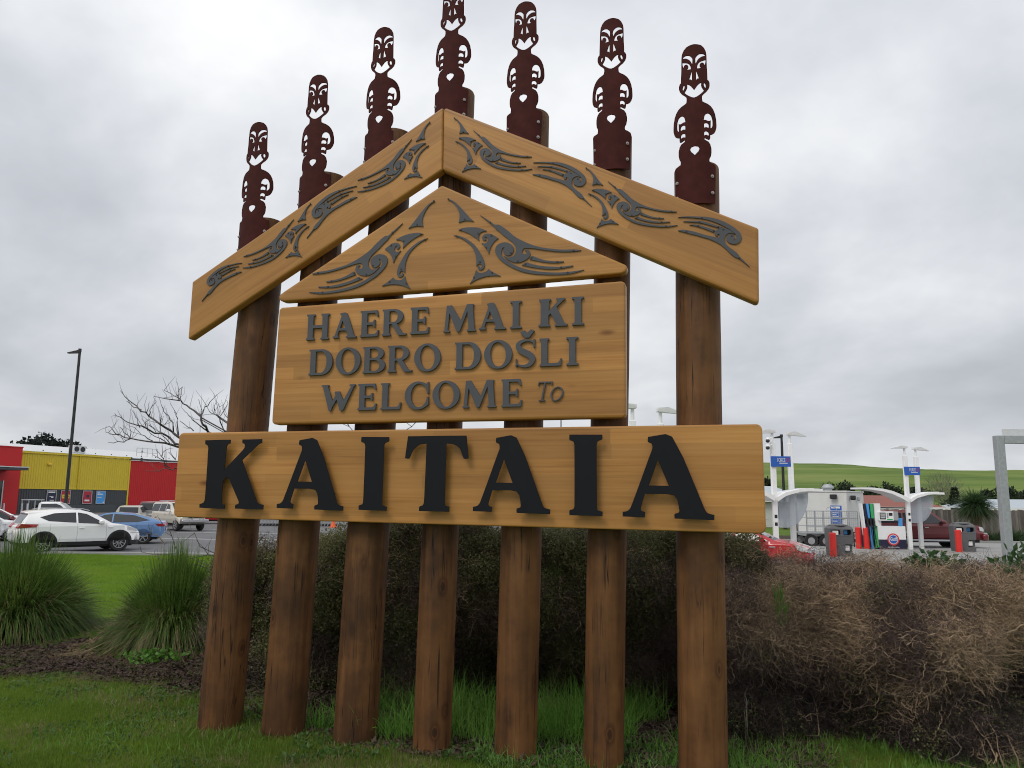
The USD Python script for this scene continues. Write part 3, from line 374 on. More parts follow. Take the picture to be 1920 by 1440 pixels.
def G0(ch, W):
    s, e = S, E_
    if ch == 'I': return stem((W-s)/2, s, e=(W-s)/2)
    if ch == 'H': return U([stem(e, s), stem(W-e-s, s), sg.box(e+s/2, .45, W-e-s/2, .565)])
    if ch == 'L': return U([stem(e, s), arm(e, W-.02, 0, .1, .16, 0)])
    if ch == 'E': return U([stem(e, s), arm(e, W-.03, 0, .1, .14, 0), sa.scale(arm(e, W-.06, 0, .1, .13, 0), 1, -1, origin=(0, .5)), arm(e, W*.74, .45, .1, 0, 0), PG([(W*.74-.09, .5), (W*.74, .36), (W*.74+.03, .36), (W*.74+.03, .645), (W*.74, .645)])])
    if ch == 'D': return U([stem(e, s, foot=(1, 0), head=(1, 0)), bowl(e+s*.9, W, 0, 1, .25)])
    if ch == 'B': return U([stem(e, s, foot=(1, 0), head=(1, 0)), bowl(e+s*.9, W*.93, .49, 1, .215, .075), bowl(e+s*.9, W, 0, .56, .225, .075)])
    if ch == 'R': return U([stem(e, s), bowl(e+s*.9, W*.86, .43, 1, .22, .08), spline([(e+s+.06, .49), (e+s+.27, .47), (W-.17, .12), (W-.08, .065), (W, .055), (W, 0), (W-.3, 0), (W-.36, .06)], 3)])
    if ch == 'O': return ell(W/2, .5, W/2, .525).difference(ell(W/2+.005, .5, W/2-.235, .445, 6))
    if ch == 'C':
        c = ell(W*.56, .5, W*.56, .525).difference(ell(W*.60, .5, W*.56-.2, .44)).difference(PG([(W*.62, .5), (2, 1.0-.23), (2, .27)])).intersection(sg.box(-1, -1, W, 2))
        return U([c, PG([(W-.07, .96), (W, 1.0), (W, .70), (W-.04, .70), (W-.1, .83)]), PG([(W-.1, .1), (W+.005, .15), (W, .29), (W-.04, .27)])])
    if ch == 'S':
        p = np.array([(W*.93, .80), (W*.85, .90), (W*.55, .965), (W*.22, .88), (W*.16, .72), (W*.34, .58), (W*.64, .46), (W*.84, .3), (W*.72, .1), (W*.42, .03), (W*.14, .1), (W*.06, .23)])
        w = [.03, .06, .085, .14, .19, .22, .23, .21, .15, .09, .06, .03]
        from scipy.interpolate import CubicSpline
        t = np.arange(len(p)); tt = np.linspace(0, len(p)-1, 60); q = CubicSpline(t, p)(tt); ww = np.interp(tt, t, w)
        return U([sg.Point(*a).buffer(b/2) for a, b in zip(q, ww)] + [sg.box(W*.88, .70, W*.955, 1.0), sg.box(W*.03, .02, W*.085, .3)]).buffer(.012).buffer(-.012)
    if ch == 'M':
        return U([PG([(0, 0), (.24, 0), (.24, .05), (.165, .07), (.235, .93), (.12, 1.0), (.04, .07), (0, .05)]), PG([(.08, 1), (.08, .945), (.13, .92), (.12, .98), (.3, 1.0), (W*.56, .36), (W*.5, 0), (W*.42, 0), (.14, .9)]),
                              PG([(W*.5, 0), (W*.44, .1), (W*.72, 1.0), (W*.82, 1.0)]), PG([(W-.33, 0), (W, 0), (W, .05), (W-.055, .08), (W-.12, .9), (W-.09, .945), (W-.09, 1), (W-.35, 1), (W-.33, .9), (W-.27, .08), (W-.33, .05)])]).buffer(.008).buffer(-.008)
    if ch == 'W':
        return U([PG([(0, 1), (.3, 1), (.3, .95), (.27, .93), (W*.36, .3), (W*.31, 0), (W*.24, 0), (.06, .93), (0, .95)]), PG([(W*.28, 0), (W*.24, .1), (W*.48, .74), (W*.52, .56)]),
                              PG([(W*.42, .74), (W*.54, .74), (W*.69, .3), (W*.64, 0), (W*.57, 0), (W*.4, .7)]), PG([(W*.6, 0), (W*.56, .12), (W-.17, .92), (W-.23, .95), (W-.23, 1), (W, 1), (W, .95), (W-.055, .92), (W*.66, 0)])]).buffer(.008).buffer(-.008)
    if ch in 'AK':
        g = spline(GLYPH[ch], 3)
        if ch == 'A': g = g.difference(PG(GLYPH['Ah']))
        x0, y0, x1, y1 = g.bounds; return sa.scale(sa.translate(g, -x0, -y0), W/(x1-x0), 1/(y1-y0), origin=(0, 0))
ROWS = [[('H', -.968, -.797), ('A', -.764, -.588), ('E', -.56, -.422), ('R', -.397, -.222), ('E', -.193, -.058), ('M', .042, .265), ('A', .289, .468), ('I', .497, .573), ('K', .684, .872), ('I', .902, .977)],
        [('D', -.936, -.758), ('O', -.734, -.549), ('B', -.53, -.368), ('R', -.348, -.173), ('O', -.159, .026), ('D', .126, .302), ('O', .325, .512), ('S', .532, .668), ('L', .693, .835), ('I', .865, .94)],
        [('W', -.831, -.58), ('E', -.557, -.42), ('L', -.39, -.245), ('C', -.218, -.052), ('O', -.023, .163), ('M', .185, .409), ('E', .445, .581)]]
ZR = [((-.968, 2.668), (.977, 2.679), .181), ((-.936, 2.420), (.94, 2.424), .179), ((-.831, 2.172), (.58, 2.171), .177)]
for row, ((xa, za), (xb, zb), h) in zip(ROWS, ZR):
    for ch, x0, x1 in row:
        g = sa.translate(sa.scale(G(ch, (x1-x0)/h), h, h, origin=(0, 0)), x0, za+(zb-za)*(x0-xa)/(xb-xa))
        if ch == 'S': g = unary_union([g, PG([(.57, 2.648), (.595, 2.656), (.612, 2.637), (.638, 2.662), (.653, 2.655), (.622, 2.616), (.6, 2.616)]).buffer(.004)])
        obj('letter', flat(g, -.0005, .016), 'grey_metal', boards['text'])
def ital(g): return sa.affine_transform(g, [1, .22, 0, 1, 0, 0])
T_ = unary_union([sg.box(.36, 0, .45, 1), sg.box(.22, 0, .6, .05), sg.box(0, .93, .86, 1), PG([(0, 1), (0, .8), (.04, .8), (.07, .93)]), PG([(.86, 1), (.86, .8), (.82, .8), (.79, .93)])])
o_ = ell(.34, .36, .34, .37).difference(ell(.34, .36, .255, .32))
obj('letter', flat(sa.translate(sa.scale(ital(T_), .105, .122, origin=(0, 0)), .664, 2.204), -.0005, .013), 'grey_metal', boards['text'])
obj('letter', flat(sa.translate(sa.scale(ital(o_), .118, .122, origin=(0, 0)), .754, 2.203), -.0005, .013), 'grey_metal', boards['text'])
BIG = [('K', -1.711, -1.208, 1.508, 1.984), ('A', -1.106, -.614, 1.507, 1.988), ('I', -.505, -.303, 1.511, 1.989), ('T', -.189, .244, 1.510, 1.990), ('A', .278, .771, 1.504, 1.988), ('I', .888, 1.094, 1.497, 1.987), ('A', 1.21, 1.736, 1.484, 1.983)]
for ch, x0, x1, z0, z1 in BIG:
    g = spline(GLYPH[ch], 3)
    if ch == 'A': g = g.difference(PG(GLYPH['Ah']))
    a, b, c, d = g.bounds; g = sa.translate(sa.scale(sa.translate(g, -a, -b), (x1-x0)/(c-a), (z1-z0)/(d-b), origin=(0, 0)), x0, z0)
    le = obj('letter', flat(g, -.044, .006), 'black_metal', boards['name'])
    cc = g.buffer(-.05); pts = [q.representative_point() for q in polys(cc)] or [g.representative_point()]
    for q in pts[:3]: obj('spacer', cyl([q.x, -.0005, q.y], [q.x, -.0445, q.y], .012, n=8), 'bolt_steel', boards['name'])
# ------------------------------------------------------------------ background: shop, fuel stop, street furniture
def gp(px, b, z=-.65):
    a = side(px, b); return V(a, b, z)
def hd(deg): return math.radians(deg) + YAW
plain('glass_dark', (.012, .014, .016), .06, spec=.8, var=.02); plain('rubber', (.013, .013, .014), .8); plain('alloy', (.45, .45, .47), .3, .75, var=.05)
plain('lamp_red', (.28, .012, .015), .15, var=.1); plain('lamp_clear', (.55, .56, .58), .1, var=.1); plain('plate_white', (.7, .7, .68), .5); plain('trim_black', (.014, .014, .015), .55)
plain('car_blue', (.13, .24, .45), .25, .3, var=.03, coat=.6); plain('car_beige', (.42, .40, .34), .3, .2, var=.03, coat=.4); plain('car_silver', (.33, .33, .33), .3, .4, var=.03, coat=.4); plain('car_maroon', (.12, .012, .016), .25, var=.04, coat=.6)
plain('car_red', (.42, .012, .018), .22, var=.03, coat=.7); plain('car_cream', (.55, .52, .45), .3, .1, var=.04, coat=.4); plain('galvanised', (.36, .38, .39), .45, .55, var=.16, scale=12)
plain('sign_red', (.55, .012, .016), .5, var=.05); plain('shop_red', (.50, .008, .012), .55, var=.05, scale=.6); plain('shop_yellow', (.62, .47, .03), .5, var=.05, scale=.6); plain('shop_grey', (.055, .06, .066), .6, var=.07); plain('roof_pale', (.55, .56, .57), .5, var=.05)
plain('navy', (.012, .012, .04), .35, var=.05); plain('blue_print', (.02, .10, .42), .4, var=.04); plain('sky_print', (.06, .3, .68), .4); plain('green_print', (.03, .38, .11), .4); plain('gold_print', (.75, .5, .05), .5); plain('dark_print', (.02, .02, .05), .5); plain('crimson_print', (.38, .02, .04), .5); plain('orange_ring', (.6, .04, .05), .4)
plain('bin_grey', (.10, .10, .105), .6, var=.12, bump=.2); plain('bollard_red', (.62, .022, .015), .45, var=.06); plain('hut_white', (.60, .60, .58), .5, var=.05, scale=2); plain('cone_orange', (.75, .12, .02), .5)
mat('weathered_wood', {'g': ('geometry', {}), 'o': ('object_info', {}), 'm': ('mapping', {'scale': (9.0, 9.0, 1.2)}), 'n': ('noise_texture', {'scale': 1.5, 'detail': 4.0}), 'mx': ('mix_float', {'fac': .45}), 'r': ('rgb_ramp', {'ramp': [(.25, (.06, .05, .043)), (.55, (.125, .108, .095)), (.8, (.2, .18, .16))]}), 'p': ('principled_bsdf', {'roughness': .85})},
    [('g.position', 'm.vector'), ('m.vector', 'n.vector'), ('n.fac', 'mx.a'), ('o.random', 'mx.b'), ('mx.result', 'r.fac'), ('r.color', 'p.base_color')])
mat('frosted_screen', {'p': ('principled_bsdf', {'base_color': (.42, .44, .47), 'roughness': .25}), 't': ('transparent_bsdf', {'color': (.9, .92, .94)}), 'm': ('mix_closure', {'fac': .34})}, [('t.BSDF', 'm.closure1'), ('p.BSDF', 'm.closure2')], surface='m.closure')

# --- vehicles: x forward, y to the left, z up
def vehicle(name, label, kind, loc, rz, paint, L, W, prof, belt, roofw, windows, screen, rear, wheels, r, rimn=5, clad=None, heads=None, tails=None, extra=None, doors=(), group=None, arch=None, z0=.28, sub=0.06):
    t = thing(name, label, kind, loc, rz, group)
    H = max(z for _, z in prof); w = W/2
    sidep = PG(prof).buffer(-sub).buffer(sub*2).buffer(-sub)
    def shell(d):
        fr = PG([(-w*.9, z0-.05), (-w, z0+.25), (-w*1.0, belt-.12), (-w*.96, belt), (-roofw, H+.02), (roofw, H+.02), (w*.96, belt), (w, belt-.12), (w, z0+.25), (w*.9, z0-.05)]).buffer(-.05).buffer(.05+d)
        pl = PG([(-L/2, -w*.8), (-L/2+.12, -w*.92), (-L/2+.5, -w), (L/2-.75, -w), (L/2-.25, -w*.88), (L/2, -w*.6), (L/2+.03, 0), (L/2, w*.6), (L/2-.25, w*.88), (L/2-.75, w), (-L/2+.5, w), (-L/2+.12, w*.92), (-L/2, w*.8)]).buffer(-.1).buffer(.1+d)
        A = man(extrude_y(sidep.buffer(d), -w-.1, w+.1)); q = np.array(fr.exterior.coords)
        B = trimesh.creation.extrude_polygon(fr, L+.4, engine='earcut'); v = B.vertices; B.vertices = np.stack([v[:, 2]-L/2-.2, v[:, 0], v[:, 1]], 1)
        C_ = trimesh.creation.extrude_polygon(pl, H+.5, engine='earcut')
        return A ^ man(B) ^ man(C_)
    body, fat = shell(0), shell(.007); fat2 = shell(.014)
    full = body
    for x in wheels:
        for s in (-1, 1):
            body = body - man(cyl([x, s*(w-.26), r], [x, s*(w+.2), r], r*1.13, n=28))
    for x in doors: body = body - (man(box(x-.005, x+.005, -w-.1, w+.1, z0+.15, belt-.02)) - man(box(-L, L, -w+.045, w-.045, 0, 3)))
    obj('body', body, paint, t, 32)
    obj('underbody', box(-L/2+.35, L/2-.35, -w+.25, w-.25, z0*.7, z0+.35), 'trim_black', t)
    for p in windows:
        g = (man(extrude_y(PG(p), -w-.3, w+.3)) ^ fat) - full
        for s in (-1, 1):
            h = g.trim_by_plane((0, s, 0), .05)
            if h.num_tri() > 0: obj('side_window', h, 'glass_dark', t)
    for nm, pp in (('windscreen', screen), ('rear_window', rear)):
        if pp:
            x0, x1, za, zb, ww = pp; g = (man(box(x0, x1, -ww, ww, za, zb)) ^ fat) - full
            if g.num_tri() > 0: obj(nm, g, 'glass_dark', t)
    if clad:
        g = (man(box(-L, L, -w-.2, w+.2, 0, clad)) ^ fat) - full
        for x in wheels:
            for s in (-1, 1): g = g - man(cyl([x, s*(w-.3), r], [x, s*(w+.2), r], r*1.13, n=28))
        obj('lower_trim', g, 'trim_black', t)
    for x in wheels:
        for s in (-1, 1):
            if arch or clad:
                a = (man(cyl([x, s*(w-.2), r], [x, s*(w+.2), r], r*1.13+.075, n=28)) ^ fat2) - man(cyl([x, s*(w-.4), r], [x, s*(w+.4), r], r*1.13, n=28)) - full
                obj('arch_trim', a, arch or 'trim_black', t)
            tw = .11; prof_t = [(r*.64, -tw), (r*.93, -tw), (r, -tw*.7), (r, tw*.7), (r*.93, tw), (r*.64, tw), (r*.64, -tw)]
            m = lathe(prof_t, 32); v = m.vertices; m.vertices = np.stack([v[:, 0]+x, v[:, 2]+s*(w-.13), v[:, 1]+r], 1)
            if s: m.fix_normals()
            ty = obj('wheel', m, 'rubber', t, 40)
            yo = s*(w-.045); sp = [cyl([x, yo-s*.09, r], [x, yo-s*.07, r], r*.65, n=24)]
            ri = [cyl([x, yo-s*.06, r], [x, yo-s*.005, r], r*.14, n=12)]
            for k in range(rimn):
                g = 2*math.pi*k/rimn+.3; c_, s_ = math.cos(g), math.sin(g); bw = .9/rimn
                pts = [(x+r*(.1*c_-.07*s_*bw*5), r+r*(.1*s_+.07*c_*bw*5)), (x+r*(.64*c_-.11*s_*bw*5), r+r*(.64*s_+.11*c_*bw*5)), (x+r*(.64*c_+.03*s_*bw*5), r+r*(.64*s_-.03*c_*bw*5)), (x+r*(.1*c_+.07*s_*bw*5), r+r*(.1*s_-.07*c_*bw*5))]
                ri.append(extrude_y(PG(pts).buffer(0), yo-.02, yo+.005))
            ring = lathe([(r*.6, -.03), (r*.66, -.03), (r*.66, .03), (r*.6, .03), (r*.6, -.03)], 32); v = ring.vertices; ring.vertices = np.stack([v[:, 0]+x, v[:, 2]+yo, v[:, 1]+r], 1)
            obj('rim', ri+[ring], 'alloy', ty); obj('brake_disc', sp, 'trim_black', ty)
    for nm, mt, lst in (('headlight', 'lamp_clear', heads), ('tail_light', 'lamp_red', tails)):
        if lst:
            for s in (-1, 1):
                g = (man(extrude_y(PG(lst), min(s*w*.45, s*(w+.3)), max(s*w*.45, s*(w+.3)))) ^ fat2) - full
                if g.num_tri() > 0: obj(nm, g, mt, t)
    for s in (-1, 1):
        for x in (doors or ())[1:]:
            obj('door_handle', rbox(x+.06, x+.24, min(s*(w-.03), s*(w+.025)), max(s*(w-.03), s*(w+.025)), belt-.2, belt-.165, .008), 'alloy' if paint != 'white_car' else paint, t)
    if extra: extra(t, w, L, H)
    return t
def mirrors(x, z, paint):
    def f(t, w, L, H):
        for s in (-1, 1): obj('wing_mirror', rbox(x-.1, x+.08, min(s*(w-.02), s*(w+.2)), max(s*(w-.02), s*(w+.2)), z, z+.16, .04), paint, t, 40)
    return f
def plate(x, z):
    return lambda t, w, L, H: obj('number_plate', box(min(x, x*1.012), max(x, x*1.012), -.18, .18, z, z+.12), 'plate_white', t)
def also(*fs): return lambda t, w, L, H: [f(t, w, L, H) for f in fs]
SUV = [(-2.05, .3), (-2.2, .5), (-2.23, .75), (-2.17, 1.0), (-2.08, 1.12), (-1.86, 1.47), (-1.98, 1.54), (-1.6, 1.61), (-.8, 1.65), (-.1, 1.63), (.3, 1.52), (.75, 1.27), (1.02, 1.11), (1.35, 1.06), (1.7, .98), (1.98, .86), (2.14, .72), (2.2, .5), (2.1, .28)]
SUVW = [[(-1.49, 1.36), (-1.0, 1.505), (-.26, 1.53), (-.26, 1.14), (-1.2, 1.215)], [(-.19, 1.53), (.12, 1.47), (.58, 1.21), (.74, 1.07), (-.19, 1.135)]]
def suvx(t, w, L, H):
    mirrors(.62, 1.08, 'white_car')(t, w, L, H); plate(-2.25, .78)(t, w, L, H)
    obj('roof_rail', tube([(-1.5, .56, 1.64), (-1.3, .57, 1.685), (0, .58, 1.67), (.25, .58, 1.6)], .016), 'alloy', t); obj('roof_rail', tube([(-1.5, -.56, 1.64), (-1.3, -.57, 1.685), (0, -.58, 1.67), (.25, -.58, 1.6)], .016), 'alloy', t)
    obj('grille', rbox(2.12, 2.2, -.45, .45, .5, .78, .02), 'trim_black', t)
_sw = gp(160, 31.0)
vehicle('parked_suv', 'large white five door SUV parked at the near edge of the car park', 'car', V(side(150, 31.2), 31.2, -.64), hd(43), 'white_car', 4.475, 1.85, SUV, 1.13, .60, SUVW, (.3, 1.1, 1.12, 1.58, .62), (-2.25, -1.8, 1.13, 1.5, .62), (-1.34, 1.34), .36, 10, .42, [(1.6, .99), (2.0, .86), (2.05, .78), (1.6, .87)], [(-2.2, 1.12), (-1.55, 1.1), (-1.62, .99), (-2.2, .96)], suvx, (-1.15, -.21, .83))
FAST = [(-2.1, .32), (-2.24, .5), (-2.25, .8), (-2.15, 1.0), (-1.6, 1.17), (-.9, 1.37), (-.2, 1.43), (.3, 1.38), (1.1, 1.0), (1.6, .93), (2.05, .8), (2.22, .6), (2.2, .3)]
FASTW = [[(-1.62, 1.08), (-.95, 1.3), (-.1, 1.36), (-.1, .98), (-1.1, 1.0)], [(-.04, 1.36), (.3, 1.32), (.95, .97), (-.04, .975)]]
vehicle('parked_hatchback', 'light blue fastback parked behind the large white SUV', 'car', V(side(217, 36.3), 36.3, -.64), hd(199), 'car_blue', 4.6, 1.82, FAST, 1.0, .56, FASTW, (.3, 1.15, 1.0, 1.4, .6), (-2.0, -.9, 1.03, 1.38, .55), (-1.38, 1.34), .325, 5, None, [(1.9, .82), (2.2, .7), (2.2, .6), (1.8, .72)], [(-2.28, .92), (-1.85, .92), (-2.0, .80), (-2.28, .8)], also(mirrors(.75, .98, 'car_blue'), plate(-2.27, .62)), (-1.1, -.07, .95))
WAG = [(-2.2, .3), (-2.33, .5), (-2.34, .85), (-2.2, 1.35), (-2.0, 1.46), (-.2, 1.5), (.3, 1.42), (1.05, 1.0), (1.7, .92), (2.2, .78), (2.3, .5), (2.2, .28)]
WAGW = [[(-2.0, 1.36), (-1.0, 1.4), (-1.0, 1.02), (-2.05, 1.03)], [(-.94, 1.4), (-.1, 1.42), (-.1, 1.0), (-.94, 1.02)], [(-.04, 1.42), (.3, 1.35), (.9, .99), (-.04, 1.0)]]
wag = vehicle('parked_wagon', 'beige station wagon seen from behind, in front of the red end of the shop', 'car', V(side(253, 55), 55, -.64), hd(108), 'car_beige', 4.7, 1.75, WAG, 1.0, .57, WAGW, (.3, 1.1, 1.0, 1.45, .6), (-2.4, -1.95, .98, 1.4, .58), (-1.4, 1.35), .32, 6, None, [(2.0, .82), (2.3, .7), (2.3, .6), (1.9, .7)], [(-2.4, .95), (-2.1, .95), (-2.1, .72), (-2.4, .72)], also(mirrors(.7, 1.0, 'car_beige'), plate(-2.36, .75)), (-1.0, -.07, .9))
VAN = [(-2.2, .35), (-2.32, .5), (-2.34, 1.0), (-2.25, 1.6), (-2.1, 1.75), (-.2, 1.78), (.5, 1.66), (1.15, 1.12), (1.7, 1.02), (2.2, .85), (2.3, .5), (2.2, .32)]
VANW = [[(-2.1, 1.62), (-1.0, 1.66), (-1.0, 1.16), (-2.15, 1.16)], [(-.94, 1.66), (-.05, 1.68), (-.05, 1.14), (-.94, 1.16)], [(.01, 1.68), (.45, 1.6), (1.0, 1.12), (.01, 1.13)]]
vehicle('parked_people_carrier', 'silver tailed dark red people carrier right of the beige wagon', 'car', V(side(299, 57.5), 57.5, -.64), hd(101), 'car_maroon', 4.7, 1.8, VAN, 1.13, .66, VANW, (.5, 1.2, 1.12, 1.7, .65), (-2.4, -2.1, 1.15, 1.66, .62), (-1.4, 1.4), .34, 6, .5, None, [(-2.4, 1.1), (-2.1, 1.1), (-2.1, .9), (-2.4, .9)], also(plate(-2.35, .8), lambda t, w, L, H: obj('tailgate', rbox(-2.36, -2.3, -.78, .78, .55, 1.13, .02), 'car_silver', t)), (-1.0, -.03, .95))
OFF = [(-2.2, .5), (-2.3, .6), (-2.32, 1.1), (-2.25, 1.66), (-2.1, 1.76), (-.2, 1.8), (.3, 1.72), (.75, 1.2), (1.0, 1.16), (2.1, 1.1), (2.25, .95), (2.28, .6), (2.15, .48)]
OFFW = [[(-2.1, 1.64), (-1.1, 1.67), (-1.1, 1.2), (-2.15, 1.2)], [(-1.03, 1.67), (-.2, 1.69), (-.2, 1.19), (-1.03, 1.2)], [(-.13, 1.69), (.25, 1.62), (.62, 1.2), (-.13, 1.2)]]
def offx(t, w, L, H):
    mirrors(.6, 1.18, 'white_car')(t, w, L, H); plate(2.36, .66)(t, w, L, H)
    obj('bumper', rbox(2.22, 2.4, -.86, .86, .55, .74, .04), 'alloy', t, 40); obj('grille', rbox(2.22, 2.3, -.42, .42, .82, 1.02, .015), 'trim_black', t)
    for y in (-.5, -.2, .2, .5): obj('bull_bar', tube([(2.36, y, .7), (2.38, y, 1.0), (2.34, y*.92, 1.08)], .025), 'alloy', t)
    obj('roof_rack', [tube([(-1.6, s*.6, 1.86), (.1, s*.6, 1.86)], .02) for s in (-1, 1)] + [tube([(x, -.62, 1.87), (x, .62, 1.87)], .018) for x in (-1.5, -.9, -.3)], 'alloy', t)
vehicle('parked_offroader', 'cream four wheel drive with bull bar driving towards the camera beside the name board', 'car', V(side(338, 50.5), 50.5, -.64), hd(-42), 'car_cream', 4.5, 1.78, OFF, 1.18, .64, OFFW, (.25, .95, 1.18, 1.74, .62), (-2.4, -2.1, 1.2, 1.68, .6), (-1.38, 1.42), .39, 6, None, [(2.1, 1.05), (2.4, 1.05), (2.4, .85), (2.1, .85)], None, offx, (-1.07, -.16, .85), arch='car_cream', z0=.5)
HAT = [(-1.75, .3), (-1.9, .5), (-1.92, .85), (-1.8, 1.1), (-1.55, 1.42), (-1.2, 1.49), (-.2, 1.5), (.25, 1.42), (1.0, 1.0), (1.5, .92), (1.9, .75), (2.0, .5), (1.9, .28)]
HATW = [[(-1.5, 1.3), (-1.1, 1.4), (-.15, 1.42), (-.15, 1.0), (-1.3, 1.05)], [(-.09, 1.42), (.25, 1.36), (.85, .99), (-.09, 1.0)]]
for k, (px, b, ang, pt, lb) in enumerate([(12, 37.0, 37, 'white_car', 'small white hatchback cut off by the left edge of the photo'), (34, 41.5, 40, 'white_car', 'white hatchback further back, its roof showing above the nearer white one'), (33, 38.6, 44, 'car_maroon', 'dark red hatchback between the white hatchbacks and the SUV')]):
    vehicle('parked_small_car', lb, 'car', V(side(px, b)-1.2, b, -.64), hd(ang), pt, 3.95, 1.7, HAT, 1.0, .55, HATW, (.25, 1.05, 1.0, 1.44, .58), (-1.95, -1.4, 1.02, 1.4, .55), (-1.25, 1.25), .3, 6, None, [(1.6, .85), (1.95, .75), (1.95, .65), (1.6, .72)], [(-1.98, 1.02), (-1.6, 1.02), (-1.7, .8), (-1.98, .8)], also(mirrors(.7, 1.0, pt), plate(-1.94, .7)), (-1.0, -.06, .85))
UTE = [(-2.5, .45), (-2.52, .95), (-.7, .98), (-.68, 1.7), (-.5, 1.78), (.2, 1.78), (.45, 1.7), (1.05, 1.18), (1.4, 1.12), (2.2, 1.02), (2.42, .8), (2.45, .5), (2.3, .4)]
UTEW = [[(-.55, 1.66), (.2, 1.68), (.45, 1.58), (.9, 1.18), (-.55, 1.18)]]
def utex(t, w, L, H):
    obj('tray_rack', [tube([(x, -.8, .95), (x, -.8, 1.88), (x, .8, 1.88), (x, .8, .95)], .025) for x in (-1.5, -.85)] + [tube([(-1.55, s*.8, 1.88), (-.7, s*.8, 1.88)], .025) for s in (-1, 1)], 'galvanised', t)
vehicle('parked_utility', 'white utility truck with a ladder rack half hidden behind the SUV', 'car', V(side(104, 46), 46, -.64), hd(20), 'white_car', 5.0, 1.8, UTE, 1.15, .66, UTEW, (.4, 1.1, 1.15, 1.74, .62), None, (-1.55, 1.5), .36, 6, None, None, None, utex, (-.62, .9))
vehicle('parked_red_wagon', 'red wagon behind the name board, only its sill showing', 'car', V(side(392, 63), 63, -.64), hd(5), 'car_red', 4.7, 1.75, WAG, 1.0, .57, WAGW, (.3, 1.1, 1.0, 1.45, .6), (-2.4, -1.95, .98, 1.4, .58), (-1.4, 1.35), .32, 6, None)
SED = [(-2.1, .3), (-2.25, .5), (-2.25, .9), (-1.6, 1.02), (-1.0, 1.38), (-.3, 1.43), (.25, 1.37), (1.05, .98), (1.6, .9), (2.05, .74), (2.2, .5), (2.1, .26)]
SEDW = [[(-1.35, 1.02), (-.95, 1.3), (-.2, 1.35), (-.2, .97), (-1.3, .98)], [(-.13, 1.35), (.22, 1.31), (.88, .965), (-.13, .97)]]
def sedx(t, w, L, H):
    mirrors(.7, .97, 'car_red')(t, w, L, H); plate(2.19, .42)(t, w, L, H)
    obj('grille', rbox(2.07, 2.17, -.5, .5, .64, .73, .02), 'alloy', t); obj('air_intake', rbox(2.1, 2.22, -.62, .62, .3, .42, .02), 'trim_black', t)
    obj('aerial', tube([(.1, 0, 1.4), (-.1, 0, 1.75)], .006), 'trim_black', t)
vehicle('red_sedan', 'bright red sedan nosing out from behind the name board on the forecourt', 'car', V(7.65, 25.8, -.64), hd(-24), 'car_red', 4.5, 1.75, SED, .97, .55, SEDW, (.25, 1.05, .98, 1.4, .6), (-1.7, -1.0, 1.0, 1.36, .55), (-1.3, 1.32), .32, 7, None, [(1.65, .88), (2.05, .76), (2.2, .62), (1.75, .7)], None, sedx, (-1.1, -.16, .85))
PATH = [(-2.5, .45), (-2.6, .6), (-2.62, 1.15), (-2.5, 1.7), (-2.3, 1.8), (-.4, 1.84), (.1, 1.76), (.7, 1.24), (1.0, 1.18), (2.2, 1.12), (2.42, .95), (2.5, .6), (2.4, .45)]
PATHW = [[(-2.35, 1.68), (-1.35, 1.7), (-1.35, 1.22), (-2.4, 1.22)], [(-1.28, 1.7), (-.45, 1.72), (-.45, 1.21), (-1.28, 1.22)], [(-.38, 1.72), (.05, 1.66), (.55, 1.22), (-.38, 1.21)]]
def pathx(t, w, L, H):
    mirrors(.5, 1.2, 'car_maroon')(t, w, L, H); plate(2.56, .62)(t, w, L, H)
    obj('grille', rbox(2.38, 2.52, -.5, .5, .78, 1.05, .02), 'alloy', t); obj('bumper', rbox(2.3, 2.6, -.88, .88, .42, .74, .06), 'car_maroon', t, 40); obj('bumper_bar', rbox(2.4, 2.62, -.7, .7, .72, .79, .02), 'alloy', t)
    obj('side_step', [cyl([-1.0, s*(w+.02), .42], [.95, s*(w+.02), .42], .05, n=10) for s in (-1, 1)], 'alloy', t)
    obj('roof_rack', [tube([(-2.2, s*.62, 1.93), (0, s*.62, 1.93)], .03) for s in (-1, 1)] + [tube([(x, -.64, 1.93), (x, .64, 1.93)], .025) for x in (-2.1, -1.6, -1.1, -.6, -.1)], 'trim_black', t)
vehicle('maroon_offroader', 'dark red four wheel drive with pale wheel arches standing behind the fuel pump', 'car', V(side(1728, 38.2), 38.2, -.64), hd(-4), 'car_maroon', 5.2, 1.82, PATH, 1.2, .66, PATHW, (.05, .9, 1.2, 1.78, .64), (-2.7, -2.4, 1.22, 1.7, .6), (-1.45, 1.4), .39, 6, None, [(2.15, 1.08), (2.5, 1.05), (2.5, .85), (2.2, .88)], [(-2.7, 1.2), (-2.4, 1.2), (-2.4, .85), (-2.7, .85)], pathx, (-1.31, -.41, .75), arch='car_cream', z0=.46)

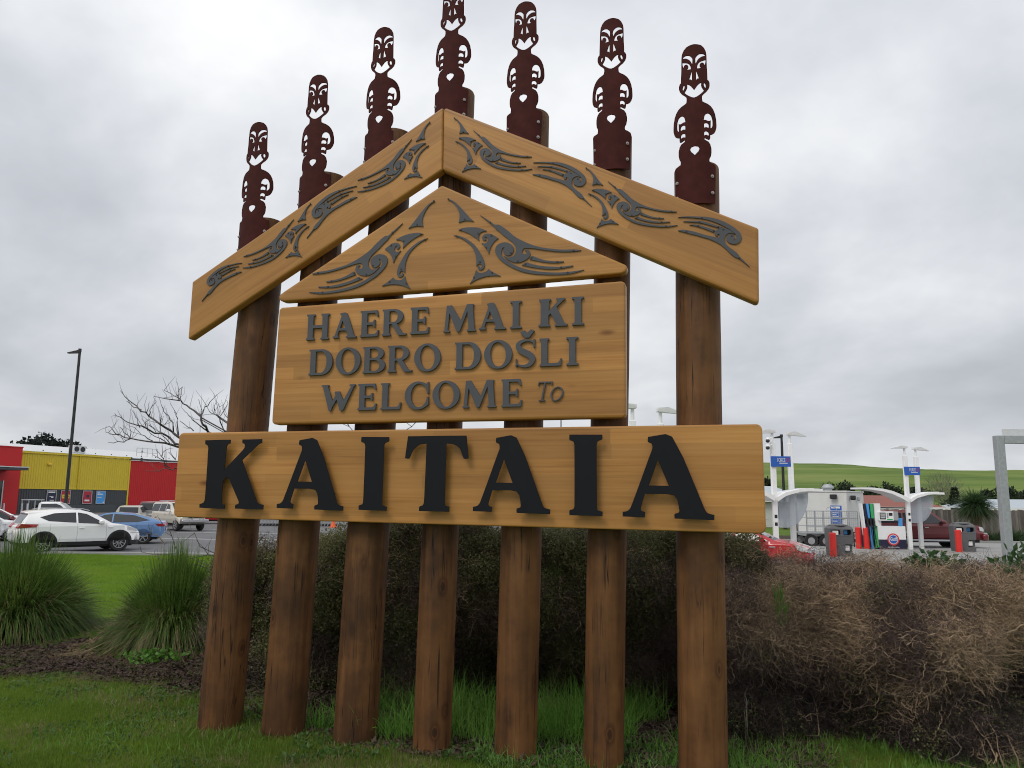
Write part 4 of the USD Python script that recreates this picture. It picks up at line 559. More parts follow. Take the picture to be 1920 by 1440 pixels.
# --- the shop: x along the wall to the right, y away from the eye
P0, P1 = gp(46, 89), gp(330, 109); ax = math.atan2(P1[1]-P0[1], P1[0]-P0[0]); LW = np.linalg.norm((P1-P0)[:2])
shop = thing('shop', 'long shop with yellow, grey and red ribbed walls across the car park', 'shop', P0, ax)
xb = LW*.615
for k in range(40):                                            # where the picture shows the yellow end
    w_ = P0 + np.array([math.cos(ax), math.sin(ax), 0])*xb; d_ = w_-EYE; px = 960+FPX*(d_@_R)/(d_@_F); xb += (236-px)*.03
def ribbed(x0, x1, z0, z1, y=0.0, pitch=.3, d=.035):
    xs = []; x = x0
    while x < x1-.01: xs += [(x, 0), (x+pitch*.55, 0), (x+pitch*.65, -d), (x+pitch*.9, -d)]; x += pitch
    xs.append((x1, 0)); v = np.array([(a, y+b, z) for z in (z0, z1) for a, b in xs]); n = len(xs); i = np.arange(n-1)
    return trimesh.Trimesh(v, np.vstack([np.stack([i, i+1, i+1+n], 1), np.stack([i, i+1+n, i+n], 1)]), process=False)
obj('yellow_wall', ribbed(-3, xb, 2.87, 6.85), 'shop_yellow', shop); obj('grey_wall', ribbed(-3, xb, -.2, 2.84, .01), 'shop_grey', shop); obj('red_wall', ribbed(xb+.02, LW+40, -.2, 6.7, 0), 'shop_red', shop)
obj('wall_core', box(0, LW+40, .1, 26, -.3, 6.6), 'shop_grey', shop)
obj('corner_trim', box(xb-.1, xb+.1, -.06, .02, -.2, 6.85), 'shop_yellow', shop); obj('base_trim', box(-1.69, xb-.11, -.07, .005, 2.80, 2.90), 'shop_yellow', shop)
obj('fascia', box(-1.69, xb, -.14, .12, 6.87, 7.1), 'shop_yellow', shop); obj('gutter', box(xb+.01, LW+40, -.16, .12, 6.75, 7.0), 'shop_grey', shop)
obj('plinth', box(1.5, xb-2.0, -.5, .0, -.3, .95), 'shop_grey', shop); obj('downpipe', cyl([xb*.47, -.1, 2.9], [xb*.47, -.1, 6.85], .06, n=8), 'shop_yellow', shop)
rf = obj('roof', trimesh.Trimesh([(-1.6, -.1, 7.12), (LW+40, -.1, 7.12), (LW+40, 14, 8.75), (-1.6, 14, 8.75), (-1.6, 14, 7.1), (LW+40, 14, 7.1)], [[0, 1, 2], [0, 2, 3], [0, 3, 4], [1, 5, 2]], process=False), 'roof_pale', shop)
obj('flue_cap', [box(x-.05, x+.05, 1.8, 1.9, 7.25, 7.45) for x in np.linspace(3, LW, 9)], 'trim_black', rf)
obj('roof_railing', [tube([(x, 3, 7.3), (x, 3, 8.6)], .035, 5) for x in np.linspace(xb+3.5, xb+7, 5)] + [tube([(xb+3.5, 3, z), (xb+7, 3, z)], .03, 5) for z in (8.0, 8.6)], 'galvanised', rf)
bx_ = obj('red_block', box(-32, -1.7, -1.4, 14, -.3, 7.35), 'shop_red', shop); obj('block_cap', box(-32, -1.65, -1.46, 14, 7.353, 7.46), 'shop_red', bx_)
cn = obj('canopy', [box(-32, -3.3, -5.0, -1.42, 4.75, 5.1)], 'shop_grey', shop); obj('canopy_trim', box(-32, -3.25, -5.06, -5.003, 5.02, 5.12), 'roof_pale', cn)
wd = obj('shop_window', box(-12, -3.6, -1.5, -1.38, .6, 3.6), 'glass_dark', shop)
for x in np.linspace(-12, -3.6, 6): obj('mullion', box(x-.06, x+.06, -1.56, -1.503, .55, 3.65), 'alloy', wd)
obj('wall_lamp', rbox(2.3, 2.8, -.3, -.04, 5.6, 5.85, .05), 'gold_print', shop)
def wallx(px):
    lo, hi = 0.0, LW
    for _ in range(40):
        m_ = (lo+hi)/2; w_ = P0 + np.array([math.cos(ax), math.sin(ax), 0])*m_; d_ = w_-EYE
        if 960+FPX*(d_@_R)/(d_@_F) < px: lo = m_
        else: hi = m_
    return lo
def poster(pa, pb, bg, label, marks):
    xa, xb_ = wallx(pa), wallx(pb); loc = P0 + np.array([math.cos(ax), math.sin(ax), 0])*xa; W_ = xb_-xa; H_ = 1.62
    t = thing('wall_poster', label, 'poster', (*loc[:2], -.65+1.06), ax, 'posters on the grey shop wall')
    obj('frame', [box(0, W_, -.13, -.07, 0, .07), box(0, W_, -.13, -.07, H_-.07, H_), box(0, .07, -.13, -.07, .072, H_-.072), box(W_-.07, W_, -.13, -.07, .072, H_-.072)], 'alloy', t)
    sh = obj('sheet', box(.072, W_-.072, -.11, -.06, .072, H_-.072), bg, t)
    for x0, x1, z0, z1, m_ in marks: obj('print', box(x0*W_, x1*W_, -.116, -.111, z0*H_, z1*H_), m_, sh)
poster(83, 101.4, 'dark_print', 'navy poster with white heading, leftmost of the four', [(.15, .85, .8, .9, 'plate_white'), (.3, .5, .52, .58, 'plate_white'), (.48, .7, .44, .55, 'plate_white'), (.35, .8, .2, .3, 'alloy')])
poster(109.4, 128, 'crimson_print', 'red poster with a yellow block, partly behind the black lamp post', [(.15, .9, .42, .68, 'gold_print'), (.22, .84, .5, .6, 'crimson_print')])
poster(150.8, 168.4, 'crimson_print', 'crimson poster with a dark swirl, right of the lamp post', [(.4, .7, .48, .68, 'dark_print'), (.25, .75, .2, .32, 'plate_white')])
poster(176.4, 193.7, 'sky_print', 'sky blue poster, rightmost of the four', [(.12, .4, .82, .88, 'plate_white'), (.12, .7, .7, .77, 'plate_white'), (.12, .85, .58, .64, 'sky_print'), (.12, .6, .48, .53, 'plate_white'), (.75, .9, .08, .16, 'plate_white')])
t = thing('air_conditioner', 'pale twin fan air conditioning unit on the shop roof', 'machine', (P0 + np.array([math.cos(ax), math.sin(ax), 0])*wallx(152) + np.array([-math.sin(ax), math.cos(ax), 0])*1.8)*[1, 1, 0]+[0, 0, 6.66], ax)
obj('casing', rbox(-.8, .9, -.5, .5, 0, .95, .05), 'roof_pale', t)
for x in (-.36, .46): obj('fan', cyl([x, -.52, .48], [x, -.501, .48], .33, n=20), 'trim_black', t)
for k, px in enumerate((9, 43, 53)):
    tag(obj('short_post', cyl(gp(px, 84), gp(px, 84, .55), .09, n=10), 'roof_pale'), ['short pale post at the red shop window, leftmost of three', 'short pale post under the yellow wall, middle of three', 'short pale post nearest the navy poster, rightmost of three'][k], 'bollard', 'short posts along the shop front')

def lamp_post(px, b, h, label, r0=.11, arm_=.75, s=-1):
    t = thing('lamp_post', label, 'street lamp', gp(px, b), hd(0))
    obj('pole', cyl([0, 0, 0], [0, 0, h], r0, r0*.72, 12), 'trim_black', t, 40); obj('base_plate', rbox(-.22, .22, -.22, .22, 0, .05, .01), 'trim_black', t)
    obj('lamp_head', trimesh.convex.convex_hull(np.array([(s*.02, y, h-.02+z) for y in (-.09, .09) for z in (-.16, .06)] + [(s*arm_, y, h-.17+z) for y in (-.12, .12) for z in (-.03, .02)])), 'trim_black', t); obj('bracket', cyl([0, 0, h-.1], [0, 0, h+.12], r0*.9, n=12), 'trim_black', t)
lamp_post(124.5, 49, 11.45, 'tall black lamp post rising behind the white SUV'); lamp_post(1470, 62, 7.4, 'black lamp post behind the fuel canopy with the blue sign at the name board', .13); lamp_post(1052, 60, 9.6, 'thin black lamp post glimpsed below the lettered board', .06)

# trolleys and cone seen under the name board
tr = thing('shopping_trolley', 'wire shopping trolley nested in the row beyond the posts', 'trolley', gp(488, 59), hd(10), 'row of shopping trolleys')
bk = [tube([(-.4, y, .45), (.45, y, .55), (.5, y, 1.0), (-.42, y, .95), (-.4, y, .45)], .012, 4) for y in (-.27, .27)]
bk += [tube([(x, -.27, .5), (x, .27, .5)], .01, 4) for x in np.linspace(-.4, .45, 6)] + [tube([(x, y, .48), (x, y, .98)], .008, 4) for y in (-.27, .27) for x in np.linspace(-.3, .4, 6)]
obj('basket', bk, 'alloy', tr); obj('frame', [tube([(-.45, y, 1.0), (-.35, y, .2), (.4, y, .15)], .014, 4) for y in (-.25, .25)], 'alloy', tr); obj('handle', tube([(-.5, -.28, 1.02), (-.5, .28, 1.02)], .018, 5), 'trim_black', tr)
for x, y in ((-.35, .24), (-.35, -.24), (.4, .24), (.4, -.24)): obj('castor', cyl([x, y-.02, .07], [x, y+.02, .07], .07, n=10), 'rubber', tr)
for k in range(1, 26): dup(tr, gp(488+k*6.1, 59+.012*k), hd(10))
t = thing('traffic_cone', 'orange traffic cone at the end of the trolley row', 'cone', gp(627, 57), 0)
obj('cone', lathe([(0, .72), (.05, .72), (.19, .05), (0, .05)], 14), 'cone_orange', t); obj('base', rbox(-.24, .24, -.24, .24, 0, .05, .01), 'cone_orange', t); obj('band', lathe([(.105, .36), (.078, .5), (.085, .5), (.112, .36)], 14), 'plate_white', t)

# --- fuel stop
def canopy(px, b, label):
    t = thing('pump_canopy', label, 'canopy', gp(px, b), hd(0), 'gull wing canopies over the fuel pumps')
    for (x, y) in ((0, 0), (.9, .75)):
        po = obj('pole', [rbox(x-.085, x+.085, y-.085, y+.085, 0, 4.35, .015), cyl([x, y, 4.35], [x, y, 4.7], .05, n=10)], 'white_paint', t); obj('foot', rbox(x-.2, x+.2, y-.2, y+.2, 0, .03, .008), 'white_paint', po)
        s = -1 if x == 0 else 1
        obj('lamp_head', trimesh.convex.convex_hull(np.array([(x-s*.1, y+q, 4.68+z) for q in (-.14, .14) for z in (0, .1)] + [(x+s*.62, y+q, 4.66+z-.05*(s > 0)) for q in (-.06, .06) for z in (0, .03)] + [(x+s*.2, y+q, 4.8) for q in (-.16, .16)])), 'white_paint', t, 30)
    def wing(pts, th):
        up = list(pts); dn = [(x, z-t_) for (x, z), t_ in zip(pts, th)][::-1]
        return PG(up+dn).buffer(0)
    lw = [(-.06, 2.42), (-.35, 2.56), (-.75, 2.72), (-1.2, 2.82), (-1.7, 2.87), (-2.15, 2.87)]; rw = [(.06, 2.38), (.35, 2.54), (.85, 2.66), (1.35, 2.70)]
    obj('wing', extrude_y(wing(lw, [.2, .17, .14, .12, .1, .07]), -.22, 1.0), 'white_paint', t); obj('wing', extrude_y(wing(rw, [.16, .13, .1, .08]), -.22, .3), 'white_paint', t)
    obj('wing', extrude_y(wing([(.06, 2.40), (.5, 2.58), (1.2, 2.70), (1.9, 2.68)], [.14, .12, .1, .1]), .32, 1.05), 'white_paint', t)
    sc = spline([(.1, 2.3), (.1, 1.29), (.45, 1.29), (.8, 1.45), (1.05, 1.8), (1.17, 2.15), (1.2, 2.54), (.6, 2.48)], 4)
    obj('wind_screen', extrude_y(sc, -.02, -.012), 'frosted_screen', t); obj('wind_screen', extrude_y(sa.translate(sc, .32, 0), .78, .788), 'frosted_screen', t)
    bd = obj('sign_panel', rbox(-.12, .60, -.14, -.095, 3.45, 3.83, .008), 'blue_print', t)
    for tx, x, z, h, mt in (('FORCE', .10, 3.62, .14, 'plate_white'), ('10', .42, 3.62, .14, 'sign_red')):
        m = meshkit.text_mesh(tx, h, .004); m.vertices[:, 0] *= (.29 if tx == 'FORCE' else .11)/m.extents[0]; v = m.vertices; m.vertices = np.stack([v[:, 0]+x, -.1415-v[:, 2], v[:, 1]+z], 1); obj('lettering', m, mt, bd)
    obj('underline', box(.18, .48, -.1435, -.1405, 3.565, 3.59), 'plate_white', bd)
    obj('access_panel', [box(-.05, .05, -.09, -.083, z, z+.12) for z in (1.35, 1.62)], 'trim_black', t)
    return t
cp = canopy(1701, 35.6, 'farthest fuel canopy, beside the white pump and the dark red four wheel drive')
dup(cp, gp(1452, 28.0), hd(0), 'fuel canopy with a blue sign just right of the name board'); dup(cp, gp(1188, 20.7), hd(0), 'nearest fuel canopy, hidden by the boards except its lamp heads')
for k, (y, lb) in enumerate([(824, 'upper white security camera on the canopy pole'), (837, 'lower white security camera on the canopy pole')]):
    q = at(1440, y, 27.85); t = thing('security_camera', lb, 'camera', q, hd(0)); obj('housing', trimesh.creation.icosphere(2, .085), 'white_paint', t, True); obj('dome', trimesh.Trimesh(*(lambda m: (m.vertices+[-.02, -.03, -.05], m.faces))(trimesh.creation.icosphere(2, .075)), process=False), 'glass_dark', t, True); obj('bracket', cyl([.03, 0, .04], [.14, 0, .05], .025, n=8), 'white_paint', t)
def pump(px, b, label):
    t = thing('fuel_pump', label, 'fuel pump', gp(px, b), hd(0), 'fuel pumps on the forecourt')
    obj('cabinet', rbox(-.29, .98, 0, .55, .525, 1.13, .015), 'white_paint', t); obj('lower_panel', rbox(-.29, .98, -.01, .55, 0, .52, .01), 'navy', t)
    obj('column', rbox(-.37, -.1, .02, .5, 1.133, 2.15, .015), 'white_paint', t); d = obj('display_box', rbox(-.26, .42, -.12, .4, 1.37, 1.79, .02), 'white_paint', t); obj('side_box', rbox(.424, .64, -.1, .4, 1.39, 1.8, .015), 'alloy', t)
    obj('price_screen', box(-.22, .05, -.126, -.121, 1.44, 1.74), 'trim_black', d); obj('card_screen', box(.2, .36, -.126, -.121, 1.6, 1.73), 'trim_black', d); obj('card_slot', box(.1, .36, -.126, -.121, 1.41, 1.46), 'green_print', d)
    for z in (1.49, 1.57, 1.65): obj('price_row', box(-.19, .02, -.129, -.1265, z, z+.045), 'roof_pale', d)
    obj('keypad', box(.1, .17, -.126, -.121, 1.5, 1.73), 'alloy', d); obj('card_sign', rbox(.66, .86, .0, .03, 1.14, 1.5, .005), 'sky_print', t)
    hp = obj('hose_panel', box(-.86, -.40, .1, .5, 0, 2.14), 'navy', t)
    obj('edge_strip', extrude_y([(-.98, 2.15), (-.92, 2.15), (-.80, .7), (-.86, .7)], .02, .3), 'white_paint', t)
    obj('blue_band', extrude_y([(-.74, 2.14), (-.62, 2.14), (-.58, 1.48), (-.66, 1.48)], .06, .097), 'sky_print', hp); obj('blue_band', extrude_y([(-.63, 1.1), (-.52, 1.1), (-.47, .1), (-.6, .06)], .05, .097), 'sky_print', hp)
    obj('green_band', extrude_y([(-.56, 2.14), (-.43, 2.14), (-.40, 1.48), (-.52, 1.48)], .06, .097), 'green_print', hp); obj('green_band', extrude_y([(-.46, 1.1), (-.38, 1.2), (-.28, .2), (-.42, .15)], -.03, .04), 'green_print', t)
    for x in (-.74, -.6, -.46):
        nz = obj('nozzle', [rbox(x-.03, x+.03, -.06, .09, 1.2, 1.46, .02), tube([(x, -.05, 1.2), (x+.02, -.12, 1.1), (x, -.08, 1.02)], .02)], 'trim_black', t)
        obj('hose', tube([(x, 0, 1.25), (x-.03, -.1, .9), (x+.02, -.12, .45), (x+.08, -.06, .2), (x+.1, .08, .6)], .018), 'rubber', nz)
    cx_, cz_ = .38, .54
    for r_, mt, yy in ((.27, 'orange_ring', -.024), (.21, 'plate_white', -.028), (.185, 'blue_print', -.032)):
        obj('emblem_disc', cyl([cx_, yy+.01, cz_], [cx_, yy, cz_], r_, n=36), mt, t)
    m = meshkit.text_mesh('Gulf', .15, .004, True); m.vertices[:, 0] *= .3/m.extents[0]; v = m.vertices; m.vertices = np.stack([v[:, 0]+cx_-.15, -.033-v[:, 2], v[:, 1]+cz_-.055], 1); obj('emblem_lettering', m, 'plate_white', t)
    m = meshkit.text_mesh('Your power solution', .05, .003); m.vertices[:, 0] *= .52/m.extents[0]; v = m.vertices; m.vertices = np.stack([v[:, 0]+cx_-.26, -.011-v[:, 2], v[:, 1]+.17], 1); obj('slogan', m, 'plate_white', t)
    return t
pm = pump(1654, 35.6, 'white and navy fuel pump with a round emblem, beside the farthest canopy'); dup(pm, gp(1112, 20.7), hd(0), 'fuel pump glimpsed between the sign posts, blue and green bands showing')
bo = None
for px, b, lb in [(1557, 29.6, 'red bollard standing in front of the nearer grey bin'), (1605, 35.9, 'red bollard left of the fuel pump, farther from it'), (1620, 35.7, 'red bollard touching the left side of the fuel pump'), (1791, 33.7, 'red bollard in front of the right hand grey bin'), (1044, 24.5, 'red bollard glimpsed between the sign posts above the hedge')]:
    if bo is None:
        bo = thing('bollard', lb, 'bollard', gp(px, b), 0, 'red bollards on the forecourt'); obj('tube', lathe([(0, 1.06), (.1, 1.06), (.125, 1.03), (.125, 0), (0, 0)], 24), 'bollard_red', bo, 35); obj('base_ring', lathe([(.125, 0), (.17, 0), (.17, .015), (.125, .015)], 24), 'galvanised', bo)
    else: dup(bo, gp(px, b), 0, lb)
bi = thing('litter_bin', 'big grey plastic bin on the forecourt, the nearer of two', 'bin', gp(1569, 30.2), hd(-8), 'grey bins on the forecourt')
bm = man(trimesh.convex.convex_hull(np.array([(sx*w_, sy*d_, z) for z, w_, d_ in ((0, .39, .34), (.9, .43, .38), (1.2, .43, .38), (1.31, .34, .28), (1.34, .2, .15)) for sx in (-1, 1) for sy in (-1, 1)])))
bm = bm - man(rbox(-.36, -.04, -.6, .0, .96, 1.16, .04)) - man(rbox(.06, .36, -.6, .0, .96, 1.16, .04)) - man(rbox(.1, .44, -.6, -.2, .3, .62, .03)) - man(box(-.6, .6, -.6, -.372, .9, .915))
obj('bin_body', bm, 'bin_grey', bi, 25); obj('bin_lid', lathe([(0, 1.375), (.2, 1.37), (.36, 1.33), (.36, 1.31), (0, 1.31)], 24), 'bin_grey', bi, 40); obj('notice', box(-.33, -.12, -.39, -.384, .965, 1.12), 'plate_white', bi); obj('notice', box(.12, .26, -.2, -.19, .98, 1.14), 'sky_print', bi); obj('inner_bag', rbox(.12, .3, -.3, -.21, .36, .58, .03), 'plate_white', bi)
dup(bi, gp(1799, 34.4), hd(-14), 'grey plastic bin beside the front of the dark red four wheel drive')
ht = thing('equipment_hut', 'white cabin with floodlights and a roof ventilator behind the trailer', 'hut', V(side(1587, 41.5), 41.5, -.65), hd(-36.9))
obj('cabin', rbox(-2.62, 0, 0, 3.8, .2, 2.72, .02), 'hut_white', ht); obj('skid', [box(-2.5, -2.3, .1, 3.7, 0, .198), box(-.3, -.1, .1, 3.7, 0, .198)], 'trim_black', ht); obj('roof_edge', rbox(-2.66, .04, -.04, 3.84, 2.722, 2.79, .01), 'hut_white', ht)
for x in (-2.35, -.62): fl = obj('floodlight', [rbox(x-.17, x+.17, -.3, -.05, 2.35, 2.6, .04)], 'trim_black', ht)
obj('floodlight', rbox(.06, .3, .5, .8, 2.3, 2.55, .04), 'trim_black', ht); obj('floodlight', rbox(.06, .2, 2.0, 2.2, 2.25, 2.5, .04), 'alloy', ht)
sb = obj('rules_board', box(-.85, -.28, -.03, -.002, 1.05, 2.0), 'blue_print', ht); obj('heading', box(-.8, -.35, -.036, -.031, 1.85, 1.95), 'plate_white', sb); obj('text_rows', [box(-.8, -.8+w_, -.036, -.031, z, z+.03) for z, w_ in ((1.7, .3), (1.6, .4), (1.5, .25), (1.42, .35), (1.16, .3))], 'plate_white', sb); obj('arrow', box(-.75, -.15, -.037, -.0315, 1.3, 1.36), 'sign_red', sb)
vt = obj('ventilator', lathe([(0, 3.18), (.2, 3.15), (.33, 3.0), (.33, 2.95), (.22, 2.9), (.22, 2.79), (0, 2.79)], 20), 'galvanised', ht, 40); v = None
for p in [vt]: UsdGeom.Xformable(p).AddTranslateOp().Set(Gf.Vec3d(-1.3, 1.4, 0))
tl = thing('cage_trailer', 'flat galvanised trailer with a mesh cage in front of the white cabin', 'trailer', gp(1550, 39.0), hd(-3))
obj('deck', rbox(-1.3, 1.25, -.7, .7, .52, .66, .01), 'galvanised', tl)
obj('cage', [tube([(x, y, .66), (x, y, 1.75)], .02, 5) for y in (-.68, .68) for x in np.linspace(-1.25, 1.2, 7)] + [tube([(-1.25, y, z), (1.2, y, z)], .018, 5) for y in (-.68, .68) for z in (1.0, 1.4, 1.75)] + [tube([(-.35, -.68, 1.75), (-.25, -.68, 1.92), (-.05, -.68, 1.98), (.15, -.68, 1.92), (.25, -.68, 1.75)], .02, 5)], 'galvanised', tl)
obj('mesh', [tube([(-1.25, -.68, z), (1.2, -.68, z)], .005, 3) for z in np.arange(.75, 1.7, .09)] + [tube([(x, -.68, .66), (x, -.68, 1.75)], .005, 3) for x in np.arange(-1.2, 1.2, .1)], 'galvanised', tl, kind='stuff')
for x in (-1.15, -.45):
    for y in (-.82, .82):
        wl = obj('wheel', cyl([x, y-.09, .31], [x, y+.09, .31], .31, n=22), 'rubber', tl, 40); obj('rim', cyl([x, y-.1, .31], [x, y+.1, .31], .17, n=16), 'alloy', wl)
obj('mudguard', [rbox(-1.6, -.05, y-.12, y+.12, .66, .70, .008) for y in (-.84, .84)], 'galvanised', tl); obj('drawbar', tube([(1.2, -.4, .55), (2.0, 0, .5), (2.2, 0, .5)], .035, 6), 'galvanised', tl)
t = thing('squeegee_stand', 'thin dark stand with a crossbar in front of the white cabin', 'stand', gp(1597, 37.5), hd(0)); obj('stem', cyl([0, 0, 0], [0, 0, .78], .025, n=8), 'trim_black', t); obj('crossbar', rbox(-.13, .13, -.02, .02, .74, .79, .008), 'trim_black', t); obj('foot', rbox(-.12, .12, -.12, .12, 0, .03, .008), 'trim_black', t)

gf = thing('steel_frame', 'galvanised steel portal frame at the right edge of the photo', 'frame', gp(1881, 20.5, -.5), hd(0))
obj('upright', rbox(-.105, .105, -.1, .1, 0, 3.86, .012), 'galvanised', gf); obj('beam', rbox(.108, 3.4, -.1, .1, 3.65, 3.86, .012), 'galvanised', gf); obj('upright', rbox(3.403, 3.6, -.1, .1, 0, 3.86, .012), 'galvanised', gf); obj('top_panel', rbox(.2, 3.4, .12, .15, 3.7, 4.06, .006), 'roof_pale', gf)

fe = thing('paling_fence', 'weathered grey timber paling fence behind the forecourt', 'fence', V(18, 50, -.65), hd(0))
for k in range(150):
    x = k*.165; h = 1.76+.03*rng.standard_normal(); obj('paling', box(x+.003, x+.158, -.012+.006*(k % 2), .012, 0.02, h), 'weathered_wood', fe)
for k in range(11): obj('fence_post', box(k*2.4-.05, k*2.4+.05, .02, .12, 0, 1.74), 'weathered_wood', fe)
for z in (.3, 1.4): obj('rail', box(0, 24.7, .014, .06, z, z+.09), 'weathered_wood', fe)
plain('roof_rust', (.22, .07, .05), .7, var=.25); plain('roof_blue', (.38, .43, .47), .5); plain('weatherboard', (.5, .5, .48), .7)
def house(px, b, W_, D_, hw, hr, roofm, label, rz):
    t = thing('house', label, 'house', gp(px, b), hd(rz)); obj('wall', box(-W_/2, W_/2, 0, D_, 0, hw), 'weatherboard', t)
    rr = obj('roof', trimesh.convex.convex_hull(np.array([(sx*(W_/2+.4), y, hw+.01) for sx in (-1, 1) for y in (-.4, D_+.4)] + [(sx*(W_/2-1.5), D_/2, hw+hr) for sx in (-1, 1)])), roofm, t); obj('eave', box(-W_/2-.45, W_/2+.45, -.48, -.401, hw-.18, hw+.06), 'plate_white', rr)
    for x in (-W_*.25, W_*.2):
        w_ = obj('window', box(x-.7, x+.7, -.03, -.002, hw-1.6, hw-.5), 'glass_dark', t); obj('frame', [box(x-.78, x-.701, -.05, -.001, hw-1.66, hw-.44), box(x+.701, x+.78, -.05, -.001, hw-1.66, hw-.44)], 'plate_white', w_)
house(1690, 63, 7, 7, 1.75, 1.0, 'roof_rust', 'house with a rusty red roof behind the fuel pump', 8); house(1935, 60, 8, 8, 1.75, .75, 'roof_blue', 'house with a pale blue grey roof at the right edge', -10); house(1440, 66, 6, 6, 2.3, 1.2, 'roof_blue', 'grey house hidden behind the left fuel canopy', 0)

# --- hills
def hill(a0, a1, b0, b1, f, na=90, nb=30):
    A, B = np.meshgrid(np.linspace(a0, a1, na), np.linspace(b0, b1, nb), indexing='ij'); Z = f(A, B)
    w = EYE[:2] + A.reshape(-1, 1)*Rh[:2] + B.reshape(-1, 1)*Fh[:2]; i, j = np.meshgrid(np.arange(na-1), np.arange(nb-1), indexing='ij'); k = (i*nb+j).ravel()
    return trimesh.Trimesh(np.column_stack([w, Z.ravel()]), np.vstack([np.stack([k, k+nb, k+nb+1], 1), np.stack([k, k+nb+1, k+1], 1)]), process=False)
RX = [-900, 600, 900, 1100, 1300, 1432, 1500, 1550, 1600, 1660, 1725, 1790, 1860, 1920, 2050, 2300]; RY = [926, 925, 905, 880, 868, 868, 878, 882, 881, 879, 876, 880, 884, 885, 880, 890]
def ridge(A, B):
    px = 960+FPX*A/B*1.0; ang = (np.interp(960+FPX*A/520.0, RX, [938-y for y in RY]))/FPX*520*.985
    s = np.clip((B-110)/410, 0, 1); s = s**.8*np.where(B > 520, np.clip(1-(B-520)/500, 0, 1)**.7, 1)
    n_ = meshkit.fbm(np.stack([A/45, B/60, 0*A], -1), 4, 2)-.5
    return -1.0 + (ang+2.6)*s + n_*6*s*(1-np.clip((B-380)/140, 0, 1)*np.where(B < 520, 1, 1)*.8)
struct('hill', hill(-300, 620, 105, 900, ridge, 130, 60), 'pasture', 'green pasture hill behind the fuel stop', True)
# ------------------------------------------------------------------ vegetation
def strands(P, D, L, W, droop, n=4, rg=rng, tipw=.12):
    """Thin leaf ribbons: roots P, unit directions D, lengths L, widths W, sag as a share of the length."""
    P = np.asarray(P, float); D = np.asarray(D, float); N = len(P); L = np.broadcast_to(L, (N,)); W = np.broadcast_to(W, (N,)); droop = np.broadcast_to(droop, (N,))
    t = np.linspace(0, 1, n+1); c = P[:, None] + D[:, None]*(L[:, None]*t)[..., None]; c[..., 2] -= (droop*L)[:, None]*t**2.2
    s = np.cross(D, rg.standard_normal((N, 3))*.6 + np.array([0, 0, 1.0])); s /= np.linalg.norm(s, axis=1, keepdims=True)+1e-9
    w = W[:, None]*(1-(1-tipw)*t**1.6)/2; v = np.stack([c+s[:, None]*w[..., None], c-s[:, None]*w[..., None]], 2).reshape(-1, 3)
    k = (np.arange(N)[:, None]*(n+1)+np.arange(n))*2; k = k.ravel()
    return trimesh.Trimesh(v, np.vstack([np.stack([k, k+1, k+3], 1), np.stack([k, k+3, k+2], 1)]), process=False)
def unit(v): return v/(np.linalg.norm(v, axis=-1, keepdims=True)+1e-9)
def dirs(n, lo, hi, rg=rng, pw=1.0):
    """Random directions lo to hi degrees off vertical."""
    th = np.radians(lo+(hi-lo)*rg.random(n)**pw); ph = rg.random(n)*2*np.pi
    return np.stack([np.sin(th)*np.cos(ph), np.sin(th)*np.sin(ph), np.cos(th)], 1)
def leaflets(C, D, size, rg=rng, wide=.5):
    """Pointed leaves with a fold, at C, along D."""
    C = np.asarray(C, float); D = unit(np.asarray(D, float)); N = len(C); size = np.broadcast_to(size, (N,))[:, None]
    s = unit(np.cross(D, rg.standard_normal((N, 3)))); u = np.cross(s, D)
    m = C+D*size*.45+u*size*.06; v = np.stack([C, m+s*size*wide*.5-u*size*.08, C+D*size, m-s*size*wide*.5-u*size*.08, m], 1).reshape(-1, 3); k = np.arange(N)*5
    return trimesh.Trimesh(v, np.vstack([np.stack([k, k+1, k+4], 1), np.stack([k+1, k+2, k+4], 1), np.stack([k+2, k+3, k+4], 1), np.stack([k+3, k, k+4], 1)]), process=False)
def scatter(name, protos, pos, rot, scl, which, parent=None, label=None, stuff=True):
    """Many copies of a few small meshes: a PointInstancer."""
    path = fresh(path_of(parent), name); pi = UsdGeom.PointInstancer.Define(stage, path); targets = []
    for nm, m_, mt in protos:
        q = obj(nm, m_, mt, pi.GetPrim()); targets.append(q.GetPath())
    pi.CreatePrototypesRel().SetTargets(targets)
    pi.CreatePositionsAttr(Vt.Vec3fArray.FromNumpy(np.asarray(pos, np.float32))); pi.CreateProtoIndicesAttr(Vt.IntArray.FromNumpy(np.asarray(which, np.int32)))
    rot = np.asarray(rot, float); h = rot/2; q = np.column_stack([np.cos(h), 0*h, 0*h, np.sin(h)]).astype(np.float32)
    pi.CreateOrientationsAttr(Vt.QuathArray([Gf.Quath(float(a), float(b), float(c), float(d)) for a, b, c, d in q]))
    pi.CreateScalesAttr(Vt.Vec3fArray.FromNumpy(np.repeat(np.asarray(scl, np.float32)[:, None], 3, 1)))
    return tag(pi.GetPrim(), label, kind='stuff' if stuff else None)
def ground_pts(ab, extra=0.0):
    w = EYE[:2] + ab[:, :1]*Rh[:2] + ab[:, 1:2]*Fh[:2]; z = zg(w[:, 0], w[:, 1]) + bumpz(w) + extra
    return np.column_stack([w, z])
leaf('grass_blade', (.065, .105, .013), (.12, .195, .02), (.20, .25, .04), .42, .6, 1.2, 50)
leaf('grass_far', (.10, .18, .016), (.15, .26, .02), (.21, .30, .03), .4, .6, .8, 20)
leaf('tall_grass', (.06, .14, .022), (.12, .26, .04), (.22, .34, .08), .45, .5, 3, 60)
leaf('tussock_leaf', (.026, .06, .012), (.068, .125, .02), (.17, .24, .05), .35, .5, 2.2, 40)
leaf('straw', (.10, .07, .035), (.2, .15, .085), (.32, .25, .15), .2, .7, 4, 50)
